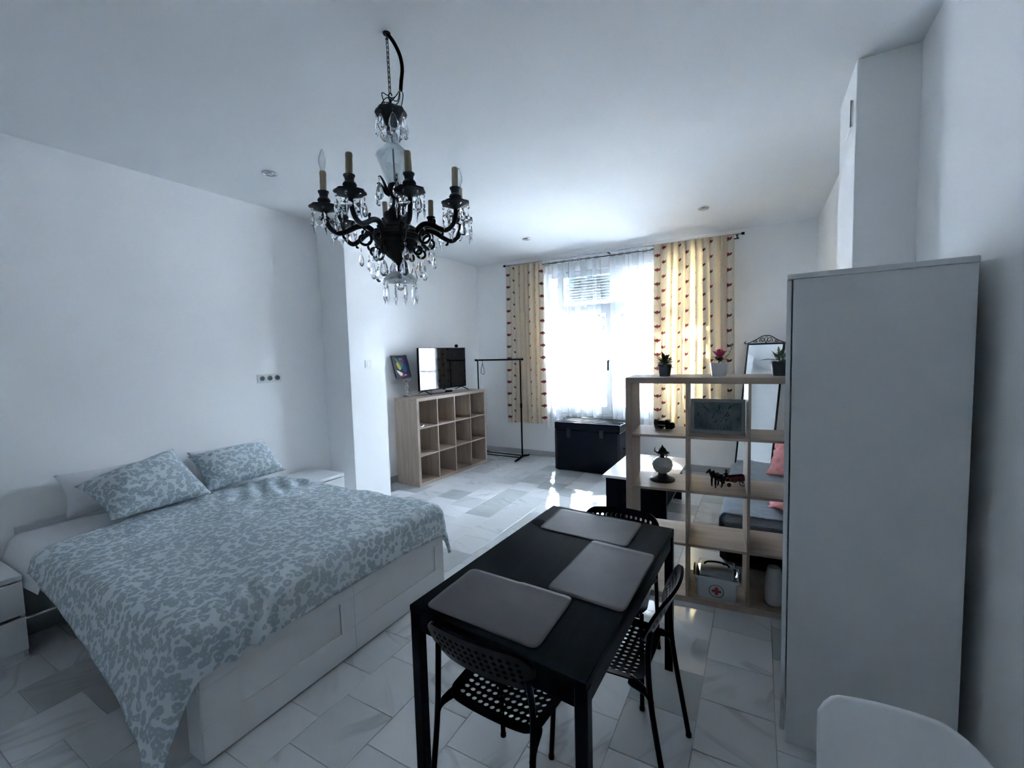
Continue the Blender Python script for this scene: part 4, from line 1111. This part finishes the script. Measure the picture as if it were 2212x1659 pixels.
# number print in a silver frame
pf = thing('framed_print', 'silver framed dark print of numbers leaning inside the divider', 'picture', dv(.558, .150, SZ[3]), 0, rot=(-R(11), 0, .0869 - .05))
FW, FH, FT = .325, .226, .022
bm = B()
bx(bm, -FW / 2, FW / 2, 0, .018, .0, FT, b=.002); bx(bm, -FW / 2, FW / 2, 0, .018, FH - FT, FH, b=.002)
bx(bm, -FW / 2, -FW / 2 + FT, .0005, .0175, FT, FH - FT, b=.002); bx(bm, FW / 2 - FT, FW / 2, .0005, .0175, FT, FH - FT, b=.002)
obj('frame', bm, 'aid_grey', pf)
box('print', (-FW / 2 + FT - .004, FW / 2 - FT + .004, .010, .014, FT - .004, FH - FT + .004), 'paper', pf, b=0)
box('back_stand', (-.03, .03, .0185, .022, .02, .16), 'black_plastic', pf, b=0)
def text(s, x, z, size, shear=0.0):
    c = bpy.data.curves.new('lettering', 'FONT'); c.body = s; c.size = size; c.align_x = 'CENTER'; c.align_y = 'CENTER'; c.shear = shear
    t = bpy.data.objects.new('lettering', c); COL.objects.link(t)
    me = bpy.data.meshes.new_from_object(t.evaluated_get(bpy.context.evaluated_depsgraph_get()))
    bpy.data.objects.remove(t); bpy.data.curves.remove(c)
    me.materials.clear(); me.materials.append(MT['print_dark'])
    o = bpy.data.objects.new('lettering', me); COL.objects.link(o); o.parent = pf; o.location = (x, .0096, z); o.rotation_euler = (PI / 2, 0, 0)
text('3', .002, .166, .055, .25); text('6', .056, .128, .050, .15); text('F', -.115, .118, .034); text('0', .122, .098, .036)
text('4 5 5 5', .005, .136, .022, .3); text('2', -.030, .112, .036, .3); text('7', .034, .108, .036, .3); text('1', .022, .078, .026, .2); text('8', -.012, .078, .026, .2); text('9', .050, .090, .026, .2)
bm = B(); rnd = random.Random(5)
def stroke(pts, w0): tube(bm, spline([(p[0], .0098, p[1]) for p in pts], 4), [w0 * (1 - .7 * i / (4 * (len(pts) - 1))) for i in range(4 * (len(pts) - 1) + 1)], 4)
stroke([(-.055, .150), (-.075, .172), (-.100, .196)], .0042); stroke([(-.075, .168), (-.095, .166), (-.118, .176)], .0022); stroke([(-.088, .182), (-.078, .198)], .0016)
stroke([(.062, .162), (.088, .186), (.120, .196)], .0042); stroke([(.07, .165), (.072, .190), (.060, .200)], .0022); stroke([(.060, .175), (.080, .178), (.09, .170)], .0018)
stroke([(-.05, .192), (-.035, .186), (-.022, .194), (-.03, .200)], .0018)
for k in range(13):
    x = rnd.choice((-1, 1)) * rnd.uniform(.06, .130); stroke([(x, .030), (x + rnd.uniform(-.02, .02), .08), (x + rnd.uniform(-.03, .03), .15)], .0011)
for k in range(6):
    x = -.04 + .02 * k; stroke([(x, .032), (x + rnd.uniform(-.008, .008), .06)], .0016); stroke([(x, .05), (x + .009, .062)], .0012)
obj('ink_branches', bm, 'print_dark', pf)

# first aid box
fa = thing('first_aid_box', 'white first aid box with red cross in the lowest row of the divider', 'first aid box', dv(.560, .115, SZ[0]), .0869 - .03)
def taper(name, w0, d0, w1, d1, z0, z1, mat, par, r=.015):
    a, b = rrect(w0, d0, r, 4), rrect(w1, d1, r, 4); bm = B()
    lo = [bm.verts.new((p[0], p[1], z0)) for p in a]; hi = [bm.verts.new((p[0], p[1], z1)) for p in b]; n = len(a)
    bm.faces.new(lo[::-1]); bm.faces.new(hi)
    for i in range(n): bm.faces.new((lo[i], lo[(i + 1) % n], hi[(i + 1) % n], hi[i]))
    return obj(name, bm, mat, par, smooth=40)
MT['aid_white'] = plain('white box plastic', (.55, .57, .58), .35)
body = taper('body', .225, .165, .245, .185, 0, .125, 'aid_white', fa); taper('rim', .262, .200, .262, .200, .1252, .140, 'aid_white', fa)
taper('lid', .245, .185, .215, .155, .1402, .186, 'clear', fa); taper('lid_tray', .20, .14, .19, .13, .141, .165, 'aid_white', fa)
rod('carry_handle', spline([(-.075, 0, .1866), (-.055, 0, .203), (0, 0, .210), (.055, 0, .203), (.075, 0, .1866)], 5), .006, 'black_plastic', fa, 8)
for s in (-1, 1): box('side_clip', (s * .135 - .004, s * .135 + .004, -.03, .03, .110, .170), 'black_plastic' if s < 0 else 'dark_red', fa, b=.002)
def disc(name, r0, r1, mat, par, y, zc, n=28):
    bm = B(); lo = []
    if r0 <= 0:
        bm.faces.new([bm.verts.new((r1 * math.cos(2 * PI * k / n), y, zc + r1 * math.sin(2 * PI * k / n))) for k in range(n)])
    else:
        a = [bm.verts.new((r0 * math.cos(2 * PI * k / n), y, zc + r0 * math.sin(2 * PI * k / n))) for k in range(n)]; b = [bm.verts.new((r1 * math.cos(2 * PI * k / n), y, zc + r1 * math.sin(2 * PI * k / n))) for k in range(n)]
        for k in range(n): bm.faces.new((a[k], a[(k + 1) % n], b[(k + 1) % n], b[k]))
    return obj(name, bm, mat, par, rot=(R(4.6), 0, 0), loc=(.0, 0, .0))
yb = -.0832
rg = disc('emblem_ring', .040, .044, 'print_dark', fa, yb, .062)
bm = B()
for a in ((-.027, .027, -.009, .009), (-.009, .009, -.027, -.009), (-.009, .009, .009, .027)):
    bm.faces.new([bm.verts.new((x, yb - .0003, .062 + z)) for x, z in ((a[0], a[2]), (a[1], a[2]), (a[1], a[3]), (a[0], a[3]))])
obj('red_cross', bm, 'red', fa, rot=(R(4.6), 0, 0))
turned_v = thing('white_vase', 'plain white cylindrical vase in the lowest right cell of the divider', 'vase', dv(.885, .12, SZ[0]))
turned('body', [(0, 0), (.044, 0), (.048, .01), (.050, .08), (.047, .16), (.040, .21), (.036, .228), (.034, .232), (.031, .228), (.034, .20), (.0, .19)], 'aid_white', turned_v, 28, smooth=50)

# ------------------------------------------------------------------ wall plates, ceiling spots
cp = thing('junction_cover', 'square white junction cover plate high on the wall above the bed', 'cover plate', (XL, 2.81, 2.556))
box('plate', (0, .006, -.097, .097, -.09, .09), 'wall', cp, b=.0015)
cp2 = thing('junction_cover', 'white cover plate high on the side of the right pillar', 'cover plate', (.425, 3.145, 2.88))
box('plate', (-.008, 0, -.095, .095, -.068, .068), 'wall', cp2, b=.0015); box('hinge_edge', (-.012, -.0082, -.097, -.085, -.068, .068), 'sock_hole', cp2, b=0)
so = thing('triple_socket', 'white triple wall socket above the far side of the bed', 'socket', (XL, 2.60, 1.468))
box('plate', (0, .009, -.122, .122, -.041, .041), 'white_plastic', so, b=.003)
for y in (-.076, 0, .076):
    bm = B(); tube(bm, [(.0092, y, 0), (.0105, y, 0)], .027, 20); s = obj('outlet', bm, 'sock_hole', so, smooth=40)
    bm = B(); tube(bm, arc((.0115, y, 0), .026, 0, 2 * PI, 24, 'yz')[:-1], .003, 6, closed=True); obj('outlet_rim', bm, 'white_plastic', s, smooth=60)
    bm = B()
    for q_ in (-.009, .009): tube(bm, [(.0106, y + q_, 0), (.0112, y + q_, 0)], .0035, 8)
    obj('pin_holes', bm, 'black_plastic', s)
sw = thing('light_switch', 'white light switch on the pillar by the low shelving', 'switch', (-3.76, 3.482, 1.572))
box('plate', (0, .008, -.046, .046, -.046, .046), 'white_plastic', sw, b=.003); box('rocker', (.0082, .013, -.028, .028, -.028, .028), 'white_plastic', sw, b=.002)
def spot(label, x, y):
    r = thing('recessed_spotlight', label, 'ceiling light', (x, y, ZC), 0, 'recessed ceiling spotlights')
    bm = B(); ring = [(.050 * math.cos(2 * PI * k / 28), .050 * math.sin(2 * PI * k / 28), -.004) for k in range(28)]
    tube(bm, ring, .006, 8, closed=True); obj('trim_ring', bm, 'chrome', r, smooth=60)
    turned('lamp', [(.043, -.0005), (.043, -.004), (.030, -.006), (.028, -.010), (0, -.011)], 'chrome', r, 24)
    turned('lamp_glass', [(.024, -.0112), (.020, -.0125), (0, -.014)], 'milk', r, 20)
spot('recessed ceiling spotlight above the bed, nearest of the three', -3.374, 2.213)
spot('recessed ceiling spotlight above the low shelving and television', -2.628, 5.169)
spot('recessed ceiling spotlight near the right end of the curtain rod', -.524, 5.142)

# ------------------------------------------------------------------ chandelier
cd = thing('chandelier', 'dark bronze chandelier with eight candle arms and crystal drops hanging over the bed end', 'chandelier', (-1.49, 1.583, ZC), rot=(R(.35), -R(.55), 0))
bm = B()
def link(zc, ax):
    pts = [(.006 * math.cos(a), 0, zc + .0065 * math.sin(a) + (.008 if math.sin(a) > 0 else -.008)) for a in [2 * PI * (k + .5) / 12 for k in range(12)]]
    if ax: pts = [(p[1], p[0], p[2]) for p in pts]
    tube(bm, pts, .0018, 5, closed=True)
for k in range(11): link(-.030 - .0215 * k, k % 2)
obj('chain', bm, 'iron', cd, smooth=60)
bm = B(); tube(bm, [(0, 0, 0), (0, 0, -.012), (.004, 0, -.022), (0, 0, -.028), (-.006, 0, -.022)], .004, 8); lathe(bm, [(0, -.008), (.016, -.006), (.018, 0), (0, 0)], 16); obj('ceiling_hook', bm, 'iron', cd, smooth=50)
U = Vector((.872, .489, 0))
def up_(u, z, w_=0): return U * u + Vector((-.489, .872, 0)) * w_ + Vector((0, 0, z))
rod('cable_sleeve', spline([up_(.004, -.003), up_(.032, -.045), up_(.055, -.10), up_(.062, -.155), up_(.054, -.215), up_(.050, -.25)], 6), .0085, 'black_plastic', cd, 10)
bm = B()
for pts in ([(.050, -.25), (.040, -.30), (.015, -.32), (.01, -.345)], [(.05, -.255), (.062, -.275), (.045, -.325), (.01, -.335), (-.02, -.33)], [(.045, -.26), (.02, -.285), (-.02, -.285), (-.05, -.315), (-.045, -.35)], [(.04, -.27), (.0, -.30), (-.035, -.30), (-.055, -.33), (-.04, -.36)], [(.048, -.262), (.03, -.30), (-.01, -.275), (-.035, -.265), (-.03, -.31), (-.05, -.345)], [(.0, -.30), (-.02, -.32), (-.01, -.34)]):
    tube(bm, spline([up_(u, z, .012 * math.sin(9 * u + 31 * z)) for u, z in pts], 5), .0022, 6)
obj('wires', bm, 'black_plastic', cd, smooth=60)
bm = B(); tube(bm, [(.010 * math.cos(a), 0, -.275 + .014 * math.sin(a)) for a in [2 * PI * k / 16 for k in range(14)]], .0032, 7); tube(bm, [(0, 0, -.290), (0, 0, -.335)], .006, 8); obj('suspension_ring', bm, 'iron', cd, smooth=60)
turned('crown', [(.012, -.435), (.016, -.425), (.014, -.412), (.030, -.398), (.052, -.380), (.062, -.368), (.070, -.352), (.066, -.340), (.040, -.332), (.020, -.322), (.012, -.316), (0, -.315)], 'bronze', cd, 32, smooth=35, lobes=8, amp=.05)
rod('centre_rod', [(0, 0, -.43), (0, 0, -.70)], .004, 'bronze', cd, 8)
v = turned('crystal_vase', [(.024, -.442), (.030, -.462), (.027, -.486), (.045, -.508), (.072, -.530), (.078, -.540), (.073, -.548), (.066, -.572), (.050, -.620), (.032, -.668)], 'etched', cd, 48, smooth=60, lobes=16, amp=.03)
v.modifiers.new('thickness', 'SOLIDIFY').thickness = .004
turned('body', [(0, -1.045), (.012, -1.035), (.020, -1.02), (.050, -.998), (.070, -.978), (.084, -.965), (.089, -.955), (.101, -.945), (.106, -.934), (.103, -.930), (.112, -.920), (.114, -.908), (.107, -.902), (.109, -.892), (.098, -.882), (.096, -.874), (.074, -.860), (.050, -.848), (.044, -.840), (.054, -.830), (.060, -.816), (.058, -.800), (.034, -.792), (.036, -.784), (.026, -.772), (.018, -.755), (.014, -.735), (.022, -.722), (.030, -.705), (.034, -.680), (.030, -.668), (0, -.668)], 'bronze', cd, 36, smooth=32)
# pendants
def drop_mesh(L, r, name='pendant'):
    bm = B(); lathe(bm, [(0, -L), (r * .55, -L * .95), (r * .95, -L * .80), (r, -L * .64), (r * .72, -L * .36), (r * .30, -L * .12), (0, -.004)], 8)
    lathe(bm, [(0, .0), (.0055, .006), (.0055, .012), (0, .018)], 8)
    bmesh.ops.scale(bm, vec=(1, .62, 1), verts=bm.verts)
    bmesh.ops.recalc_face_normals(bm, faces=bm.faces)
    me = bpy.data.meshes.new(name); bm.to_mesh(me); bm.free(); me.materials.append(MT['crystal']); return me
def star_mesh():
    bm = B(); P = []
    for k in range(16):
        a = 2 * PI * k / 16 + PI / 2
        q = k % 4; rad = (.027, .021, .0155, .021)[q] * (1.5 if k == 8 else 1.0 if k in (4, 12) else .9)
        P.append((rad * math.cos(a), rad * math.sin(a) * 1.15 - .036))
    for s in (-1, 1):
        c = bm.verts.new((0, s * .0065, -.036)); vs = [bm.verts.new((p[0], s * .0015, p[1])) for p in P]
        for i in range(16): bm.faces.new((c, vs[i], vs[(i + 1) % 16]))
        if s == -1: lo = vs
        else:
            for i in range(16): bm.faces.new((lo[i], lo[(i + 1) % 16], vs[(i + 1) % 16], vs[i]))
    lathe(bm, [(0, .0), (.0055, .006), (.0055, .012), (0, .018)], 8)
    bmesh.ops.recalc_face_normals(bm, faces=bm.faces)
    me = bpy.data.meshes.new('pendant'); bm.to_mesh(me); bm.free(); me.materials.append(MT['crystal']); return me
DROP, DROPS, STAR = drop_mesh(.082, .0225), drop_mesh(.064, .0175), star_mesh()
def icicle():
    bm = B(); lathe(bm, [(0, -.088), (.0065, -.066), (.0085, -.050), (.006, -.016), (0, -.004)], 6); lathe(bm, [(0, 0), (.0055, .005), (.0055, .010), (0, .015)], 6)
    bmesh.ops.recalc_face_normals(bm, faces=bm.faces); me = bpy.data.meshes.new('pendant'); bm.to_mesh(me); bm.free(); me.materials.append(MT['crystal']); return me
ICE = icicle()
def hang(me, par, r, a, z, tw=None):
    o = bpy.data.objects.new('pendant', me); COL.objects.link(o); o.parent = par; o.location = (r * math.cos(a), r * math.sin(a), z); o.rotation_euler = (0, 0, (a + PI / 2) if tw is None else tw); return o
crown = [o for o in bpy.data.objects if o.name == 'crown'][0]
for k in range(7): hang(DROP, crown, .066, 2 * PI * k / 7 + .2, -.372); 
for k in range(4): hang(DROPS, crown, .040, 2 * PI * k / 4 + .5, -.405)
for k in range(6):                                              # small leaf brackets round the vase foot
    a = 2 * PI * k / 6 + .35
    bm = B(); tube(bm, spline([(.030, 0, -.715), (.048, 0, -.700), (.062, 0, -.672), (.078, 0, -.652), (.088, 0, -.656)], 4), [.006, .006, .0065, .007, .007, .007, .007, .0065, .006, .0055, .005, .0045, .004, .0035, .003, .003, .003], 7)
    lb = obj('leaf_bracket', bm, 'bronze', cd, rot=(0, 0, a), smooth=60); hang(DROP, lb, .086, 0, -.676)
# arms
def arm_parts():
    bm = B()
    ctrl = [(.082, 0, -.935), (.105, 0, -.893), (.140, 0, -.868), (.180, 0, -.874), (.220, 0, -.896), (.258, 0, -.908), (.292, 0, -.888), (.307, 0, -.848), (.310, 0, -.806)]
    P = spline(ctrl, 5); tube(bm, P, [.0135 - .004 * i / len(P) for i in range(len(P))], 8)
    sp_ = [(.150 + (.036 * (1 - .03 * k)) * math.cos(PI * .55 + .34 * k), 0, -.925 + (.036 * (1 - .03 * k)) * math.sin(PI * .55 + .34 * k)) for k in range(19)]
    tube(bm, sp_, [.0074 - .0001 * k for k in range(19)], 7); lathe(bm, [(0, -.007), (.007, 0), (0, .007)], 8, c=(sp_[-1][0], 0, sp_[-1][2]))
    s2 = [(.108 + .024 * math.cos(PI * .8 + .34 * k) * (1 - .025 * k), 0, -.978 + .024 * math.sin(PI * .8 + .34 * k) * (1 - .025 * k)) for k in range(17)]
    tube(bm, s2, .0062, 7); lathe(bm, [(0, -.006), (.006, 0), (0, .006)], 8, c=(s2[-1][0], 0, s2[-1][2]))
    tube(bm, [(.100, 0, -.945), (.099, 0, -.965), s2[0]], [.007, .006, .005], 7)
    tube(bm, spline([(.196, 0, -.882), (.200, 0, -.862), (.192, 0, -.850)], 4), [.006, .006, .005, .005, .006, .007, .007, .006, .004], 7)
    tube(bm, spline([(.236, 0, -.902), (.240, 0, -.922), (.228, 0, -.930)], 4), [.006, .005, .005, .005, .005, .006, .006, .005, .003], 7)
    return bm
arm0 = obj('arm', arm_parts(), 'bronze', cd, smooth=60)
pan0 = turned('drip_pan', [(.008, -.828), (.014, -.822), (.034, -.814), (.052, -.808), (.062, -.804), (.061, -.797), (.040, -.797), (.012, -.792), (0, -.792)], 'bronze', None, 32, lobes=8, amp=.05)
soc0 = turned('socket', [(.010, -.7915), (.013, -.786), (.024, -.780), (.028, -.772), (.024, -.764), (.017, -.758), (.019, -.744), (.023, -.738), (.023, -.733), (.016, -.732), (0, -.732)], 'bronze', None, 24)
can0 = turned('candle_sleeve', [(.0135, -.7315), (.0140, -.70), (.0133, -.672), (.0142, -.655), (.0125, -.648), (.009, -.650), (.009, -.66), (0, -.66)], 'candle', None, 14)
blb0 = turned('candle_bulb', [(.007, -.648), (.010, -.635), (.0165, -.612), (.0155, -.592), (.009, -.568), (.003, -.553), (0, -.550)], 'etched', None, 16)
base = [pan0, soc0, can0]
toward = math.atan2(-1.583, 1.49)                                # azimuth that points at the camera
lay = [10, 55, 100, 145, 190, 235, 280, 325]
def place(o, par, tilt=(0, 0)):
    n = o.copy(); COL.objects.link(n); n.parent = par; n.location = (.310, 0, 0); n.rotation_euler = (tilt[0], tilt[1], 0); return n
for k, deg in enumerate(lay):
    az = toward + R(deg)
    a = arm0 if k == 0 else share(arm0, cd)
    a.rotation_euler = (0, 0, az)
    place(pan0, a); place(soc0, a)
    if deg != 235: 
        n = place(can0, a); rx, ry = random.uniform(-.05, .05), random.uniform(-.05, .05)
        n.rotation_euler = (rx, ry, 0); n.location = (.310 + .73 * ry, -.73 * rx, 0)
        if deg in (280, 100):
            m_ = place(blb0, a); m_.rotation_euler = (rx, ry, 0); m_.location = (.310 + .70 * ry, -.70 * rx, 0)
    for j in range(6):
        b = 2 * PI * j / 6 + .4; q_ = hang(STAR if (j + k) % 3 else DROPS, a, .055, b, -.828, b + PI / 2); q_.location.x += .310
    hang(DROP, a, .118, 0, -1.024); hang(DROPS, a, .168, 0, -.985)
for o in (pan0, soc0, can0, blb0): bpy.data.objects.remove(o)
bodyo = [o for o in bpy.data.objects if o.name == 'body' and o.parent == cd]
for k in range(5):
    if bodyo: hang(DROP, bodyo[0], .058, toward + 2 * PI * k / 5, -.995)
rod('lower_stem', [(0, 0, -1.04), (0, 0, -1.112)], .009, 'bronze', cd, 10)
dish = turned('crystal_dish', [(.012, -1.068), (.040, -1.072), (.062, -1.084), (.074, -1.102), (.076, -1.112)], 'etched', cd, 36, smooth=60, lobes=12, amp=.03)
dish.modifiers.new('thickness', 'SOLIDIFY').thickness = .004
for k in range(10): hang(ICE, dish, .073, 2 * PI * k / 10 + .15, -1.130)
bm = B(); bmesh.ops.create_icosphere(bm, subdivisions=2, radius=.021, matrix=Matrix.Translation((0, 0, -1.134))); obj('crystal_ball', bm, 'crystal', cd)
